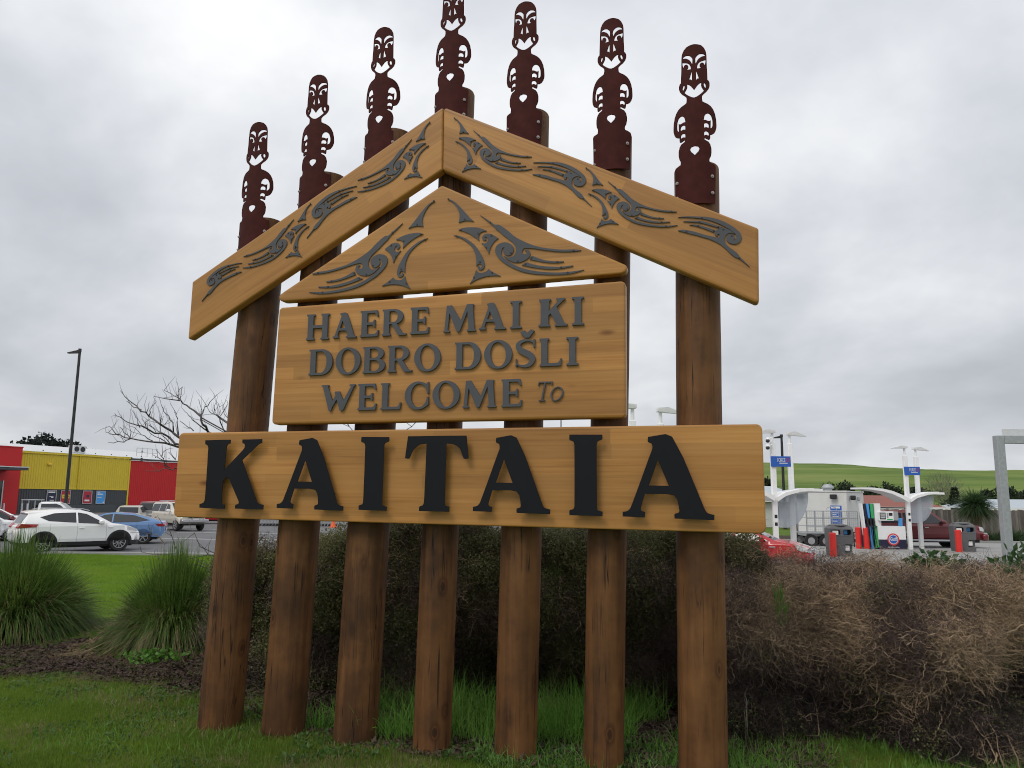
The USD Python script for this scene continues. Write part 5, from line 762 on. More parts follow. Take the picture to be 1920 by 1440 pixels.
leaf('hedge_leaf', (.05, .056, .02), (.11, .112, .043), (.21, .19, .095), .3, .5, 2.0, 60)
leaf('weed_leaf', (.028, .06, .014), (.05, .11, .022), (.09, .16, .035), .3, .5, 4, 30)
leaf('fresh_leaf', (.05, .13, .018), (.09, .2, .03), (.12, .26, .05), .35, .5, 4, 30)
leaf('shrub_leaf', (.018, .04, .014), (.035, .075, .024), (.06, .11, .04), .25, .35, 4, 30)
leaf('far_leaf', (.010, .018, .010), (.02, .033, .015), (.036, .05, .022), .15, .7, .5, 4)
leaf('pine_far', (.006, .011, .010), (.011, .018, .015), (.018, .027, .02), .1, .8, .1, 1)
leaf('palm_leaf', (.012, .03, .011), (.03, .06, .02), (.07, .11, .045), .2, .5, 1.5, 12)
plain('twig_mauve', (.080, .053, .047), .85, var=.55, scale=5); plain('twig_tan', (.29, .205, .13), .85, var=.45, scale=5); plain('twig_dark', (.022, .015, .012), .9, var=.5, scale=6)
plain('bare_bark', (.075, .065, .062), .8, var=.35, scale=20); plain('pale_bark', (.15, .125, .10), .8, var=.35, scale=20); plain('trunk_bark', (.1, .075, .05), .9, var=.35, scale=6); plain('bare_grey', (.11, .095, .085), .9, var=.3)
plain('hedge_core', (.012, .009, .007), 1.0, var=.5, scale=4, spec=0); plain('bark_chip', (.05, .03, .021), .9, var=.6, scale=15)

# lawn blades
def patch(seed, n, half, l0, l1, w, lean=40, drp=.25):
    r = np.random.default_rng(seed); P = np.column_stack([r.uniform(-half, half, n), r.uniform(-half, half, n), np.full(n, -.008)])
    return strands(P, dirs(n, 0, lean, r), r.uniform(l0, l1, n), r.uniform(.6, 1.2, n)*w, r.uniform(0, drp, n), 3, r)
def inside(poly, n, seed):
    r = np.random.default_rng(seed); x0, y0, x1, y1 = poly.bounds; p = r.uniform([x0, y0], [x1, y1], (n, 2)); return p[shapely.contains_xy(poly, *p.T)]
near_lawn = sg.Polygon([(-6.2, 4.2), (3.4, 4.2), (3.4, 6.2), (-6.2, 8.2)]).difference(bed.buffer(-.12))
ab = inside(near_lawn, 5200, 1); _q = inside(bed.intersection(sg.box(-7, 5, -1.4, 9)), 900, 5); _q = _q[meshkit.fbm(np.column_stack([_q*1.5, 0*_q[:, 0]]), 3, 31) > .53]; ab = np.vstack([ab, _q])
scatter('grass', [('grass_tuft', patch(10+k, 150, .17, .022, .062, .0042), 'grass_blade') for k in range(5)] + [('dry_tuft', patch(16, 60, .17, .02, .06, .004, 65, .5), 'straw'), ('clover_tuft', leaflets(np.column_stack([np.random.default_rng(17).uniform(-.15, .15, (90, 2)), np.full(90, .02)]), dirs(90, 60, 90, np.random.default_rng(18)), .022, np.random.default_rng(19), .9), 'weed_leaf')], ground_pts(ab), rng.random(len(ab))*6.28, rng.uniform(.75, 1.3, len(ab)), np.where((meshkit.fbm(np.column_stack([ab*1.7, 0*ab[:, 0]]), 3, 12)+.25*rng.random(len(ab))) > .72, 5, np.where(rng.random(len(ab)) < .05, 6, rng.integers(0, 5, len(ab)))), None, 'short mown grass of the near lawn')
far_lawn = sg.Polygon([(-25, 8.5), (-1, 8.5), (3, 12), (16, 16.5), (3, 17), (3, 29.2), (-2, 29.2), (-25, 29.9)]).difference(bed)
ab = inside(far_lawn, 3600, 2)
scatter('grass', [('grass_tuft', patch(20+k, 420, .5, .03, .085, .011), 'grass_far') for k in range(4)], ground_pts(ab), rng.random(len(ab))*6.28, rng.uniform(.8, 1.2, len(ab)), rng.integers(0, 4, len(ab)), None, 'bright green grass between the tussocks and the car park')
# bark chips on the bed
ab = inside(bed.intersection(sg.box(-9, 4.5, 4, 9)), 9000, 3)
ch = []
for k in range(4):
    r = np.random.default_rng(30+k); n = 26; C = np.column_stack([r.uniform(-.12, .12, n), r.uniform(-.12, .12, n), r.uniform(.0, .02, n)]); ch.append(('chip_patch', leaflets(C, unit(np.column_stack([r.standard_normal((n, 2)), .15*r.standard_normal(n)])), r.uniform(.02, .06, n), r, .4), 'bark_chip'))
scatter('mulch', ch, ground_pts(ab, .018), rng.random(len(ab))*6.28, rng.uniform(.6, 1.2, len(ab)), rng.integers(0, 4, len(ab)), None, 'dark bark mulch covering the planting bed')

# tussocks
def tussock(px, b, R, h, label, seed, lean=(0, 0), spread=47):
    r = np.random.default_rng(seed); base = V(side(px, b), b, float(zg(*V(side(px, b), b)[:2])))
    t = thing('tussock', label, 'plant', base, 0)
    for nm, mt, n, lo, hi, w, br in (('leaves', 'tussock_leaf', 7800, 0, spread, .0135, .4), ('dead_leaves', 'straw', 1300, 26, 50, .008, .42)):
        a = r.random(n)*2*np.pi; q = np.sqrt(r.random(n)); P = np.column_stack([q*br*R*np.cos(a), q*br*R*np.sin(a), np.full(n, -.02)])
        th = np.radians(hi*np.clip(q*.75+.3*r.standard_normal(n)*.5+.12, lo/hi, 1)); D = np.column_stack([np.sin(th)*np.cos(a+.5*r.standard_normal(n)), np.sin(th)*np.sin(a+.5*r.standard_normal(n)), np.cos(th)]); D[:, :2] += np.array(lean)*.3; D = unit(D); k = np.degrees(th)/hi
        m_ = strands(P, D, h*r.uniform(.78, 1.06, n)*(1.04-.1*k), w*r.uniform(.6, 1.3, n), (.05+.92*k**1.4)*r.uniform(.75, 1.2, n)*(1.15 if nm != 'leaves' else 1), 8, r)
        m_.vertices[:, 2] = np.maximum(m_.vertices[:, 2], .01+.05*r.random(len(m_.vertices)))
        obj(nm, m_, mt, t, kind='stuff')
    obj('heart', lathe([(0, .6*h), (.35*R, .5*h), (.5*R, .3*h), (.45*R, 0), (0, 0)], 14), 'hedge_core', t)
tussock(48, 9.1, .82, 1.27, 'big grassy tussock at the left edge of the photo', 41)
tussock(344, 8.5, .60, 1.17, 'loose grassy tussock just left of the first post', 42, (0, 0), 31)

# hedges
def curls(C, D, L, W, rg, n=7, curl=.55):
    """Wiry ribbons that wander."""
    N = len(C); p = [C]; d = D
    for k in range(n):
        d = unit(d + curl*rg.standard_normal((N, 3))); p.append(p[-1] + d*(L/n)[:, None])
    c = np.stack(p, 1); s = unit(np.cross(D, rg.standard_normal((N, 3))))[:, None]*W[:, None, None]*np.linspace(1, .5, n+1)[None, :, None]/2
    v = np.stack([c+s, c-s], 2).reshape(-1, 3); k = ((np.arange(N)[:, None]*(n+1)+np.arange(n))*2).ravel()
    return trimesh.Trimesh(v, np.vstack([np.stack([k, k+1, k+3], 1), np.stack([k, k+3, k+2], 1)]), process=False)
def clump(seed, n, R, kind):
    r = np.random.default_rng(seed); C = unit(r.standard_normal((n, 3)))*R*r.random((n, 1))**.45
    if kind == 'leaf': return leaflets(C, r.standard_normal((n, 3))+[0, 0, .3], r.uniform(.010, .019, n), r, .75)
    D = unit(r.standard_normal((n, 3))); return curls(C, D, r.uniform(.06, .2, n), r.uniform(.0018, .0038, n), r)
def hedge(name, label, ctrl, depth, top, mix, seed, n, catg='hedge', base_lean=.25, loosen=.1):
    """ctrl: (a, b) along the foot of the front; top: height at each; a lumpy bank of twiggy growth."""
    r = np.random.default_rng(seed); t = thing(name, label, catg, (0, 0, 0)); ctrl = np.array(ctrl, float); s = np.r_[0, np.cumsum(np.linalg.norm(np.diff(ctrl, axis=0), axis=1))]; S_ = s[-1]
    def front(u): return np.stack([np.interp(u, s, ctrl[:, 0]), np.interp(u, s, ctrl[:, 1])], -1)
    def H(u): return np.interp(u, s, top)
    def surf(u, k):
        """k 0..1 up the front, 1..2 back over the top."""
        f = front(u); h = H(u); up = np.clip(k, 0, 1); back = np.clip(k-1, 0, 1)
        z = h*np.sin(np.minimum(up, 1)*np.pi/2)**.8; bo = -.12*np.sin(up*np.pi)+.32*up**3 + back*depth
        z = z + np.where(k > 1, .04*np.sin(back*3.1), 0)
        lump = meshkit.fbm(np.stack([u*1.5+seed, k*2.1, 0*u], -1), 3, seed)-.5
        return f[..., 0], f[..., 1]+bo-lump*1.05*(k <= 1)-.1*lump, z+lump*.34*np.minimum(up*1.5, 1)
    U, K = np.meshgrid(np.linspace(0, S_, 60), np.linspace(-.02, 2, 30), indexing='ij'); a, b, z = surf(U, np.maximum(K, 0)); b = b+.13; z = z-.10; z[:, 0] = -.05; z[:, -1] = -.3
    w = np.stack([EYE[0]+a*Rh[0]+b*Fh[0], EYE[1]+a*Rh[1]+b*Fh[1], z], -1).reshape(-1, 3); i, j = np.meshgrid(np.arange(59), np.arange(29), indexing='ij'); k = (i*30+j).ravel()
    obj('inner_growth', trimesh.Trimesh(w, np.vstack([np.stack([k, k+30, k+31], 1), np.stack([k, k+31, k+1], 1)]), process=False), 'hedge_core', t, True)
    u = r.random(n)*S_; kk = np.where(r.random(n) < .62, r.random(n)**.9, 1+r.random(n)); a, b, z = surf(u, kk); q = r.random(n)*.16
    b = b+np.where(kk < 1, q, 0)+.02*r.standard_normal(n); z = z-np.where(kk >= 1, q, 0)+loosen*np.maximum(0, r.standard_normal(n))*(kk > .7); pos = np.column_stack([EYE[0]+a*Rh[0]+b*Fh[0], EYE[1]+a*Rh[1]+b*Fh[1], np.maximum(z, .03)])
    f = meshkit.fbm(pos*np.array([2.1, 2.1, 2.6]), 3, seed+5); rel = z/np.maximum(H(u), .1)
    which = mix(f, rel, r.random(n), u/S_)
    protos = [('leaf_clump', clump(50, 620, .13, 'leaf'), 'hedge_leaf'), ('leaf_clump', clump(51, 620, .13, 'leaf'), 'hedge_leaf'), ('twig_clump', clump(52, 230, .13, 'twig'), 'twig_mauve'), ('twig_clump', clump(53, 230, .13, 'twig'), 'twig_mauve'),
              ('straw_clump', clump(54, 170, .14, 'twig'), 'twig_tan'), ('straw_clump', clump(55, 170, .14, 'twig'), 'twig_tan'), ('dark_clump', clump(56, 230, .13, 'twig'), 'twig_dark')]
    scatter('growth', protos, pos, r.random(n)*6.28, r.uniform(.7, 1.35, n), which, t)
    return t, surf, S_
def A_(px, b): return side(px, b)
hA = [(A_(440, 7.2), 7.2), (A_(540, 6.75), 6.75), (A_(760, 6.5), 6.5), (A_(1000, 6.3), 6.3), (A_(1250, 6.2), 6.2), (A_(1412, 6.0), 6.0)]
def mixA(f, rel, r, u):
    leafy = r < np.clip(.62+.35*(rel-.5)+2.2*(f-.5)-.25*(u-.5), .2, .93)
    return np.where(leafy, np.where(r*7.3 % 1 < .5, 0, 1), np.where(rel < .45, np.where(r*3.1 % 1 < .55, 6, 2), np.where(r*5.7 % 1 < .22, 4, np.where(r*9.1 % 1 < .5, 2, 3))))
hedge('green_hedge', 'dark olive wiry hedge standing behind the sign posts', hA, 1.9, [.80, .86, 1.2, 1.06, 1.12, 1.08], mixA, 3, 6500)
hB = [(A_(1352, 5.75), 5.75), (A_(1480, 5.55), 5.55), (A_(1640, 5.4), 5.4), (A_(1800, 5.3), 5.3), (A_(1960, 5.3), 5.3), (A_(2200, 5.4), 5.4)]
def mixB(f, rel, r, u):
    tan = r < np.clip((rel-.58)*1.3+5.5*(f-.5), .02, .88); leafy = (~tan) & ((r*3.7 % 1) < np.where(rel < .75, .2, .12))
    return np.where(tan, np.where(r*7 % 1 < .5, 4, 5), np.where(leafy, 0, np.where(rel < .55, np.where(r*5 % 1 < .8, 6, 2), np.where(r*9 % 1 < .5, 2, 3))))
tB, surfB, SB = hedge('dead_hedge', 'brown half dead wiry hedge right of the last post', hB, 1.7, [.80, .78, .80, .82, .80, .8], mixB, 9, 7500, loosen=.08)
st, st2 = [], []
r = np.random.default_rng(77)
for k in range(80):                                               # long dead stems trailing over it
    u = r.uniform(.02, SB*.8); k0 = r.uniform(.05, 1.0); n = 14; du = np.cumsum(r.normal(0, .022, n))+np.linspace(0, r.normal(0, .28), n); dk = np.cumsum(r.normal(0, .02, n))+np.linspace(0, r.uniform(-.55, .1), n)
    a, b, z = surfB(np.clip(u+du, 0, SB), np.clip(k0+dk, .02, 1.25)); out = .10+.10*np.sin(np.linspace(0, 3.1, n))*r.random()
    p = np.column_stack([EYE[0]+a*Rh[0]+(b-out)*Fh[0], EYE[1]+a*Rh[1]+(b-out)*Fh[1], np.maximum(z, .02)]); (st if k % 3 else st2).append(tube(p, np.linspace(r.uniform(.0025, .005), .0015, n), 4))
obj('dead_stems', st, 'pale_bark', tB, kind='stuff'); obj('dead_stems', st2, 'twig_tan', tB, kind='stuff')

# tall grass and weeds between the posts
def tallgrass(n, pxa, pxb, b0, b1, l0, l1, seed, w=.0065):
    r = np.random.default_rng(seed); b = r.uniform(b0, b1, n); px = r.uniform(pxa, pxb, n); a = (px-960)/FPX*b*1.01; g = meshkit.fbm(np.stack([a*2.2, b*2.2, 0*a], 1), 2, seed); keep = g > .40; P = ground_pts(np.stack([a, b], 1)[keep]); m_ = len(P)
    return strands(P, dirs(m_, 0, 38, r), r.uniform(l0, l1, m_)*(.6+.8*g[keep]), w*r.uniform(.6, 1.3, m_), r.uniform(.1, .7, m_), 6, r)
t = thing('tall_grass', 'tall fresh green grass between the posts and the hedge', 'grass', (0, 0, 0)); obj('blades', [tallgrass(6500, 680, 1350, 5.3, 6.15, .2, .46, 61), tallgrass(1300, 540, 700, 5.5, 6.2, .12, .34, 62)], 'tall_grass', t, kind='stuff'); obj('seed_stalks', tallgrass(130, 560, 1350, 5.6, 6.2, .42, .72, 63, .003), 'straw', t, kind='stuff'); tag(t, kind='stuff')
t = thing('edge_grass', 'longer grass along the foot of the brown hedge', 'grass', (0, 0, 0)); obj('blades', [tallgrass(4200, 1330, 1990, 4.6, 5.5, .05, .18, 64, .005), tallgrass(3600, 900, 1560, 4.75, 5.55, .05, .17, 68, .005), tallgrass(1500, 120, 520, 5.0, 6.6, .05, .12, 65, .005)], 'tall_grass', t, kind='stuff'); tag(t, kind='stuff')
t = thing('dry_grass', 'yellowed dry grass on the bare soil by the first posts', 'grass', (0, 0, 0)); obj('blades', [tallgrass(1500, 230, 620, 5.3, 6.5, .04, .12, 66, .004), tallgrass(700, 560, 1330, 4.8, 5.3, .04, .1, 67, .004)], 'straw', t, kind='stuff'); tag(t, kind='stuff')
def weeds(n, pxa, pxb, b0, b1, size, seed, thr=.48):
    r = np.random.default_rng(seed); b = r.uniform(b0, b1, n); a = (r.uniform(pxa, pxb, n)-960)/FPX*b*1.01; g = meshkit.fbm(np.stack([a*3, b*3, 0*a], 1), 2, seed); k = g > thr; P = ground_pts(np.stack([a, b], 1)[k], .01); C = np.repeat(P, 7, 0); m_ = len(C); D = dirs(m_, 35, 85, r)
    return leaflets(C+D*.02, D, r.uniform(.5, 1.2, m_)*size, r, .55)
t = thing('weeds', 'low leafy weeds around the feet of the posts', 'weeds', (0, 0, 0)); obj('leaves', [weeds(260, 520, 1340, 4.95, 5.6, .042, 71), weeds(260, 900, 1340, 4.85, 5.3, .045, 72, .4), weeds(120, 250, 760, 5.0, 6.4, .03, 73)], 'weed_leaf', t, kind='stuff'); tag(t, kind='stuff')
r = np.random.default_rng(80); n = 230; c = V(side(310, 7.65), 7.65); C = c+np.column_stack([r.normal(0, .13, n), r.normal(0, .12, n), .03+.09*r.random(n)]); t = thing('clover_patch', 'bright green leafy patch at the foot of the second tussock', 'plant', (0, 0, 0)); obj('leaves', leaflets(C, dirs(n, 50, 90, r), .045, r, .9), 'fresh_leaf', t, kind='stuff')
for px, py, b, h, lb, n in [(1466, 1205, 5.5, .36, 'yellow green weed growing out of the brown hedge right of the last post', 110), (1040, 1105, 6.15, .12, 'small grassy tuft caught in the dark hedge between the fifth and sixth posts', 60), (1885, 1262, 5.25, .15, 'small yellow green weed low in the brown hedge near the right edge', 50)]:
    q = at(px, py, b); t = thing('young_weed', lb, 'plant', q, 0); r = np.random.default_rng(px); stp = np.array([[0, 0, -.12], [.01, 0, .2*h], [.0, 0, .6*h], [.01, 0, h]]); obj('stem', tube(stp, [.006, .004, .003, .0015], 5), 'pale_bark', t); P = np.column_stack([r.normal(0, .02, n), r.normal(0, .02, n), r.uniform(.1, .95, n)*h]); obj('leaves', strands(P, dirs(n, 5, 50, r), r.uniform(.05, .14, n), .005, r.uniform(-.1, .3, n), 4, r), 'fresh_leaf', t, kind='stuff')

# leafy shrubs at the right edge and behind the brown hedge
def leafy(name, label, px, py, b, R, n, size, mt, seed, wide=.45):
    q = at(px, py, b); r = np.random.default_rng(seed); t = thing(name, label, 'shrub', q, 0); C = unit(r.standard_normal((n, 3)))*np.array(R)*r.random((n, 1))**.5
    obj('leaves', leaflets(C, unit(C)+r.standard_normal((n, 3))*.7-[0, 0, .15], r.uniform(.6, 1.25, n)*size, r, wide), mt, t, kind='stuff')
    obj('stems', [tube([np.array([0, 0, -R[2]*1.5]), c_*.5-[0, 0, R[2]*.3], c_], [.008, .005, .002], 4) for c_ in C[:26]], 'bare_bark', t)
leafy('leafy_shrub', 'dark leafy shrub at the right edge beside the brown hedge', 1935, 1120, 5.6, (.27, .3, .36), 420, .085, 'shrub_leaf', 91)
leafy('leafy_shrub', 'low leafy plant topping the brown hedge in front of the maroon vehicle', 1752, 1062, 6.6, (.2, .25, .12), 260, .075, 'shrub_leaf', 92, .6)
leafy('leafy_shrub', 'leafy seedlings at the hedge top just right of the last post', 1215, 1035, 6.4, (.28, .2, .1), 70, .06, 'weed_leaf', 93, .3)
q = at(1850, 1068, 7.2); t = thing('flax_plant', 'brown tipped flax blades behind the brown hedge near the steel frame', 'plant', q, 0); r = np.random.default_rng(94); obj('blades', strands(np.column_stack([r.normal(0, .05, (26, 2)), np.full(26, -.25)]), dirs(26, 25, 75, r), r.uniform(.3, .6, 26), .022, r.uniform(0, .25, 26), 6, r), 'twig_dark', t, kind='stuff')

# the bare tree behind the posts
def tr_(pts, b): return [at(200+u/8, 720+v/8, b+.05*((u*7+v*3) % 11-5)) for u, v in pts]
BR = [([(1350, 1000), (1060, 940), (960, 905), (800, 880), (600, 855), (370, 825), (180, 770), (60, 745), (-10, 730)], .019), ([(1350, 960), (1070, 780), (960, 700), (800, 590), (640, 470), (520, 390), (380, 290), (270, 190), (207, 100)], .02), ([(1400, 1000), (1040, 885), (950, 800), (830, 735), (720, 725), (520, 650), (400, 600), (260, 540), (190, 505), (122, 445)], .018),
      ([(1600, 900), (1520, 705), (1440, 600), (1415, 490), (1300, 400), (1200, 320), (1100, 245), (1040, 200), (960, 150), (860, 95)], .019), ([(1415, 490), (1450, 385), (1510, 320), (1590, 250), (1648, 160)], .010), ([(1415, 520), (1425, 400), (1380, 230)], .007), ([(1100, 250), (900, 210), (790, 205), (705, 183)], .008), ([(1100, 245), (1105, 160), (1140, 40)], .007), ([(1075, 235), (1080, 130), (1130, 50)], .006),
      ([(1520, 705), (1400, 620), (1290, 540), (1230, 480), (1175, 415)], .010), ([(1300, 700), (1220, 640), (1100, 555)], .008), ([(1900, 900), (1760, 700), (1700, 560), (1670, 490), (1570, 430), (1520, 370)], .013), ([(1690, 510), (1740, 420), (1820, 290)], .008), ([(1670, 490), (1630, 420), (1620, 320)], .006), ([(1690, 480), (1700, 400), (1665, 275)], .006), ([(1830, 520), (1760, 430), (1730, 370)], .006),
      ([(1080, 770), (1065, 560), (1050, 480), (1015, 425)], .009), ([(1000, 715), (985, 580), (930, 490), (870, 410), (820, 325)], .009), ([(640, 470), (650, 390), (745, 268)], .007), ([(595, 440), (635, 345)], .006), ([(520, 390), (400, 345), (300, 255)], .008), ([(805, 595), (812, 490)], .006), ([(500, 655), (455, 540), (415, 445)], .007), ([(555, 660), (580, 580), (655, 520)], .006), ([(740, 725), (690, 650), (635, 615)], .005), ([(800, 720), (805, 600), (850, 480)], .005),
      ([(870, 610), (925, 530)], .005), ([(350, 815), (340, 640)], .006), ([(345, 800), (270, 720), (195, 645)], .006), ([(270, 790), (275, 645)], .005), ([(180, 770), (100, 700), (40, 635)], .007), ([(350, 825), (260, 865), (100, 885), (20, 870)], .007), ([(690, 855), (560, 780), (480, 720), (420, 650)], .006), ([(900, 880), (820, 820), (650, 750), (610, 700)], .006), ([(960, 905), (880, 820), (830, 770), (760, 690)], .006),
      ([(1350, 1250), (1040, 1268), (900, 1270), (800, 1302), (560, 1303)], .010), ([(950, 1258), (870, 1180), (820, 1080), (740, 990)], .007), ([(820, 1080), (905, 980)], .004), ([(835, 1085), (830, 930)], .004), ([(840, 1140), (690, 1060)], .005), ([(1040, 1130), (960, 1030)], .004), ([(1030, 1140), (930, 1020)], .004), ([(890, 1270), (860, 1180)], .005)]
tree = thing('bare_tree', 'small leafless tree spreading behind the left posts', 'tree', (0, 0, 0)); BT = 9.6
root = V(side(560, BT), BT, -.05); joint = at(585, 905, BT); low = at(560, 1010, BT)
obj('trunk', tube([root, low, (low+joint)/2+[.03, 0, 0], joint, at(600, 840, BT)], [.06, .052, .045, .04, .03], 9), 'bare_bark', tree, 60)
r = np.random.default_rng(95); twg = []
for pts, r0 in BR:
    p = np.array(tr_(pts, BT)); far = pts[0][0] >= 1340
    if far: p = np.vstack([joint + (0, 0, .02), p])
    q = np.vstack([p[0]] + [p[i]+(p[i+1]-p[i])*f for i in range(len(p)-1) for f in (.5, 1)]); q[1:-1] += r.normal(0, .006, (len(q)-2, 3))
    obj('branch', tube(q, np.linspace(r0, .0028, len(q)), 6), 'bare_bark', tree, 60)
    for k in range(len(q)//2):
        i = r.integers(len(q)//4, len(q)); d = unit(q[min(i+1, len(q)-1)]-q[max(i-1, 0)]+1e-6); d = unit(d*.5+r.normal(0, .45, 3)+[0, 0, .5]); L = r.uniform(.08, .28); twg.append(tube([q[i], q[i]+d*L*.5+r.normal(0, .01, 3), q[i]+d*L+[0, 0, .02]], [.003, .0023, .0012], 4))
def extra_branch(pp, b, r0, m_='pale_bark'):
    p = np.array([at(x, y, b) for x, y in pp]); obj('branch', tube(p, np.linspace(r0, .003, len(p)), 6), m_, tree, 60)
    for k in range(len(p)):
        i = r.integers(1, len(p)); d = unit(r.normal(0, .5, 3)+[-.3, 0, .6]); L = r.uniform(.1, .35); twg.append(tube([p[i], p[i]+d*L*.5+r.normal(0, .02, 3), p[i]+d*L], [.004, .003, .0016], 4))
extra_branch([(560, 1100), (440, 1085), (400, 1070), (370, 1058), (320, 1062), (290, 1040), (265, 1035)], 8.8, .014); extra_branch([(440, 1085), (390, 1060), (345, 1040)], 8.8, .01); extra_branch([(480, 1090), (420, 1045), (390, 1040), (345, 1050)], 8.6, .009, 'bare_bark'); extra_branch([(420, 1045), (375, 1025), (365, 1000)], 8.6, .006, 'bare_bark'); extra_branch([(330, 1030), (322, 1005), (317, 993)], 8.6, .005, 'bare_bark')
extra_branch([(310, 1020), (295, 1003), (285, 1002)], 8.2, .009); extra_branch([(600, 1040), (700, 1020), (740, 1000), (770, 985), (800, 972)], 8.7, .014); extra_branch([(740, 1000), (748, 985), (756, 968)], 8.7, .006); extra_branch([(600, 840), (585, 800), (592, 785)], 9.6, .006, 'bare_bark'); extra_branch([(690, 840), (655, 800), (640, 780)], 9.6, .006, 'bare_bark'); extra_branch([(700, 840), (772, 800), (785, 785)], 9.6, .006, 'bare_bark')
obj('twigs', twg, 'bare_bark', tree, kind='stuff')

# trees and plants beyond the forecourt
def crowned(name, label, px, py_top, b, wpx, mt='far_leaf', n=2600, size=.3, seed=0, trunk=True, zb=-.65, squash=1.0, grp=None):
    """A tree whose crown top shows at py_top and is wpx pixels wide, b metres off."""
    base = gp(px, b, zb); top = at(px, py_top, b)[2]; Hh = top-zb; R = wpx/FPX*b/2; r = np.random.default_rng(seed+int(px)); t = thing(name, label, 'tree', base, 0, grp)
    if trunk: obj('trunk', tube([(0, 0, 0), (.05*R, 0, Hh*.4), (0, .05*R, Hh*.8)], [.05*Hh*.6, .035*Hh*.6, .01*Hh], 8), 'trunk_bark', t)
    nb = 16; bc = unit(r.standard_normal((nb, 3)))*[R*.62, R*.62, Hh*.30*squash]+[0, 0, Hh*.6]; br = r.uniform(.28, .5, nb)*min(R, Hh*.5)
    i = r.integers(0, nb, n); C = bc[i]+unit(r.standard_normal((n, 3)))*(br[i]*r.random(n)**.3)[:, None]; C[:, 2] = np.clip(C[:, 2], .1*Hh, Hh); obj('crown', leaflets(C, r.standard_normal((n, 3)), r.uniform(.6, 1.3, n)*size, r, .6), mt, t)
    return t
for k, (px, py, b, w_, lb) in enumerate([(1535, 918, 84, 60, 'dark round tree left of the white cabin roof'), (1572, 905, 88, 70, 'dark tree rising behind the white cabin ventilator'), (1625, 914, 92, 70, 'dark tree right of the white cabin'), (1668, 908, 95, 70, 'dark tree behind the farthest canopy wing'), (1715, 916, 90, 60, 'dark tree between the canopy poles and the conifer'), (1886, 906, 80, 46, 'round dark tree just right of the steel upright'), (1852, 920, 85, 34, 'small dark tree just left of the steel upright'), (1440, 893, 110, 40, 'dark bush on the hillside at the end of the name board'), (1912, 918, 84, 40, 'dark tree at the right edge beyond the blue grey roof'), (1790, 936, 70, 70, 'low dark scrub behind the fence'), (1870, 938, 66, 80, 'low scrub behind the fence right of the palm')]):
    crowned('distant_tree', lb, px, py, b, w_, 'far_leaf', 2200, .34, 100+k)
# bare tree and conifer
t = thing('leafless_tree', 'brown leafless tree in front of the hill', 'tree', gp(1768, 74), 0); r = np.random.default_rng(120); Hh = at(1768, 887, 74)[2]+.65; obj('trunk', tube([(0, 0, 0), (.1, 0, Hh*.5)], [.16, .1], 7), 'bare_grey', t); n = 2600; C = unit(r.standard_normal((n, 3)))*[1.9, 1.9, Hh*.38]*r.random((n, 1))**.5+[0, 0, Hh*.6]; obj('crown', strands(C, unit(C-[0, 0, Hh*.3]+r.normal(0, .6, (n, 3))), r.uniform(.2, .6, n), .018, .0, 2, r), 'bare_grey', t)
def conifer(label, px, py, b, wpx, mt, seed, zb=-.65):
    base = gp(px, b, zb); Hh = at(px, py, b)[2]-zb; R = wpx/FPX*b/2; r = np.random.default_rng(seed); t = thing('conifer', label, 'tree', base, 0); obj('trunk', tube([(0, 0, 0), (0, 0, Hh)], [.03*Hh, .01], 7), 'trunk_bark', t)
    n = 1500; k = r.random(n)**.8; a = r.random(n)*6.28; tier = np.floor(k*11)/11; z = Hh*(.12+.86*tier)+.02*Hh*r.standard_normal(n); q = R*(1.02-tier)*r.random(n)**.5; C = np.column_stack([q*np.cos(a), q*np.sin(a), z-q*.25]); obj('crown', leaflets(C, np.column_stack([np.cos(a), np.sin(a), -.2+0*a]), .14*R*1.6, r, .45), mt, t)
conifer('dark pointed conifer left of the palm like tree', 1790, 908, 66, 42, 'far_leaf', 130); conifer('tiny tiered conifer above the shop roof left of the railing', 260, 838, 160, 12, 'pine_far', 131, -.6); conifer('small dark conifer above the corner of the red shop block', 58, 830, 230, 22, 'pine_far', 132, -.6)
for k, (px, py, w_, lb) in enumerate([(185, 841, 14, 'tiny tree above the shop roof right of the air conditioner'), (211, 846, 10, 'very small tree above the middle of the shop roof'), (236, 844, 18, 'small spreading tree above the end of the yellow wall'), (226, 847, 12, 'low bushy tree above the yellow wall'), (34, 830, 7, 'small tree behind the left part of the red shop block'), (41, 831, 6, 'tiny tree behind the top corner of the red shop block')]): crowned('distant_tree', lb, px, py, 200, w_, 'pine_far', 500, .45, 140+k, zb=-.6)
hz_ = lambda A, B: np.interp(960+FPX*A/300, [-200, 20, 60, 90, 110, 150, 190, 260], [0, 0, 8, 16, 19, 14, 6, 0])*np.clip((B-230)/60, 0, 1)*np.clip((370-B)/60, 0, 1)-.65
struct('hill', hill(-260, -120, 225, 375, hz_, 60, 24), 'pine_far', 'small wooded hill behind the shop', True)
r = np.random.default_rng(150); n = 16000; A = r.uniform(-205, -150, n); B = r.uniform(255, 330, n); Z = hz_(A, B); hgt = 5.5*(.5+meshkit.fbm(np.stack([A/5, B/5, 0*A], 1), 2, 4)); ok = Z > 1.2; w_ = EYE[:2]+A[:, None]*Rh[:2]+B[:, None]*Fh[:2]; C = np.column_stack([w_, Z+hgt*r.random(n)**.6])[ok]
tag(obj('distant_wood', leaflets(C, r.standard_normal((len(C), 3))+[0, 0, .4], r.uniform(.8, 1.9, len(C)), r, .6), 'pine_far'), 'dark pine wood on the hill behind the shop', 'wood', kind='stuff')
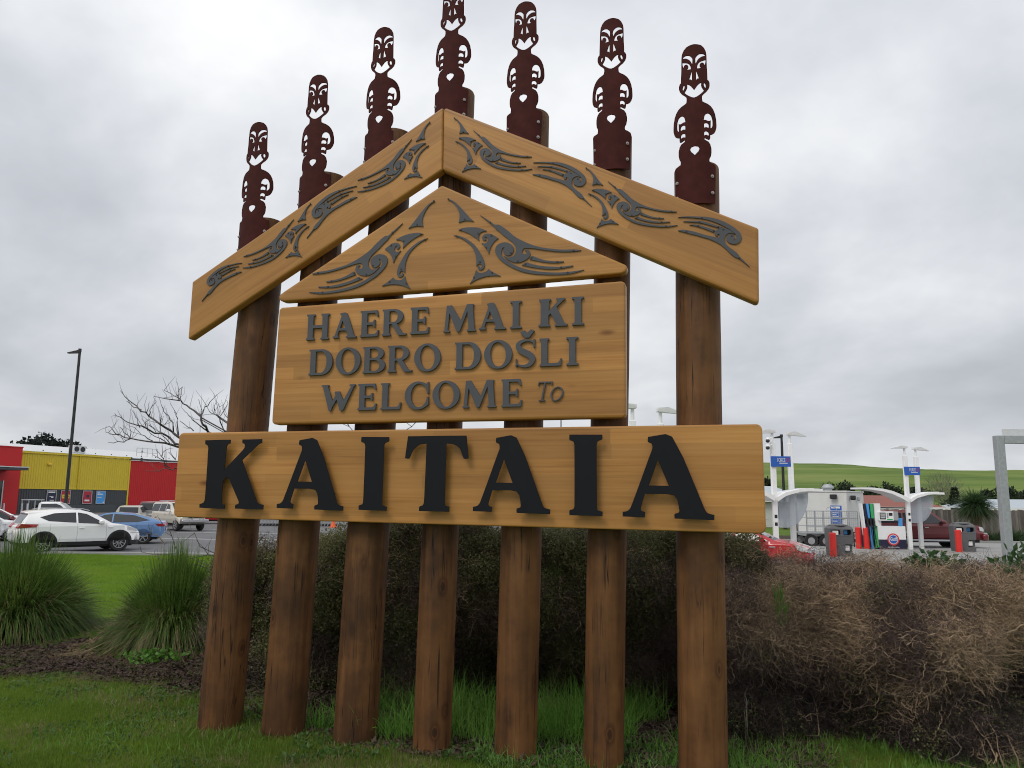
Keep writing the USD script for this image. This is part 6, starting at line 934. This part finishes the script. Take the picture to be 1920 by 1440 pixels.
# palm like tree and the bed along the fence
t = thing('cabbage_tree', 'spiky headed palm like tree in front of the paling fence', 'tree', gp(1827, 45.5), 0); r = np.random.default_rng(160); Hc = at(1827, 950, 45.5)[2]+.65
obj('trunk', tube([(0, 0, 0), (.04, 0, .5), (0, 0, 1.1), (0, 0, Hc)], [.34, .30, .27, .2], 12), 'trunk_bark', t, 60); n = 1500; obj('crown', strands(np.tile([0, 0, Hc], (n, 1))+r.normal(0, .1, (n, 3)), dirs(n, 5, 125, r, .8), r.uniform(.9, 1.4, n), .04, r.uniform(.05, .5, n), 6, r), 'palm_leaf', t, kind='stuff'); n = 260; obj('dead_leaves', strands(np.tile([0, 0, Hc-.15], (n, 1))+r.normal(0, .1, (n, 3)), dirs(n, 95, 150, r), r.uniform(.6, 1.0, n), .03, .3, 5, r), 'straw', t, kind='stuff')
for k, (px, b, R_, h_, lb) in enumerate([(1845, 44.6, .75, 1.0, 'clump of strappy grass right of the maroon vehicle'), (1868, 44.9, .7, .95, 'clump of strappy grass behind the steel upright'), (1895, 44.4, .8, 1.15, 'clump of strappy grass right of the steel upright'), (1915, 44.8, .8, 1.0, 'clump of strappy grass at the right edge'), (1935, 44.5, .8, 1.0, 'clump of strappy grass just beyond the right edge'), (1600, 45.2, .7, .8, 'clump of strappy grass behind the white cabin')]):
    t = thing('strappy_plant', lb, 'plant', gp(px, b), 0); r = np.random.default_rng(170+k); n = 520; obj('leaves', strands(r.normal(0, .12, (n, 3))*[1, 1, 0], dirs(n, 5, 75, r), r.uniform(.6, 1.1, n)*h_, .03, r.uniform(.1, .7, n), 5, r), 'palm_leaf', t, kind='stuff')
struct('planting_strip', strip([(14, 46.0), (60, 46.0)], 5.0, .10), 'soil', 'dark soil strip in front of the paling fence')
for k, (px, py) in enumerate([(1499, 900), (1515, 898), (1506, 901)]):
    q = at(px, py, 330); q[2] = q[2]-.0; t = thing('cow', ['black cow grazing high on the hill, leftmost of three', 'black cow grazing high on the hill, rightmost of three', 'black cow grazing between two others on the hill'][k], 'cow', q-[0, 0, .9], hd(20*k))
    J = [((-.8, 0, 1.1), .38), ((0, 0, 1.05), .42), ((.7, 0, 1.15), .36), ((1.15, 0, .9), .2), ((1.45, 0, .45), .16), ((1.6, 0, .2), .1)]; hull = lambda p, q_: m3.Manifold.hull_points(np.vstack([trimesh.creation.icosphere(1, p[1]).vertices+p[0], trimesh.creation.icosphere(1, q_[1]).vertices+q_[0]]))
    bod = hull(J[0], J[1])
    for p_, q_ in zip(J[1:-1], J[2:]): bod = bod+hull(p_, q_)
    for x in (-.8, .7):
        for y in (-.22, .22): bod = bod+hull(((x, y, .9), .17), ((x-.05, y, .45), .09))+hull(((x-.05, y, .45), .09), ((x, y, .05), .08))
    obj('body', bod, 'trim_black', t, 60); obj('tail', tube([(-1.15, 0, 1.25), (-1.25, 0, .9), (-1.22, 0, .5)], .03, 5), 'trim_black', t)
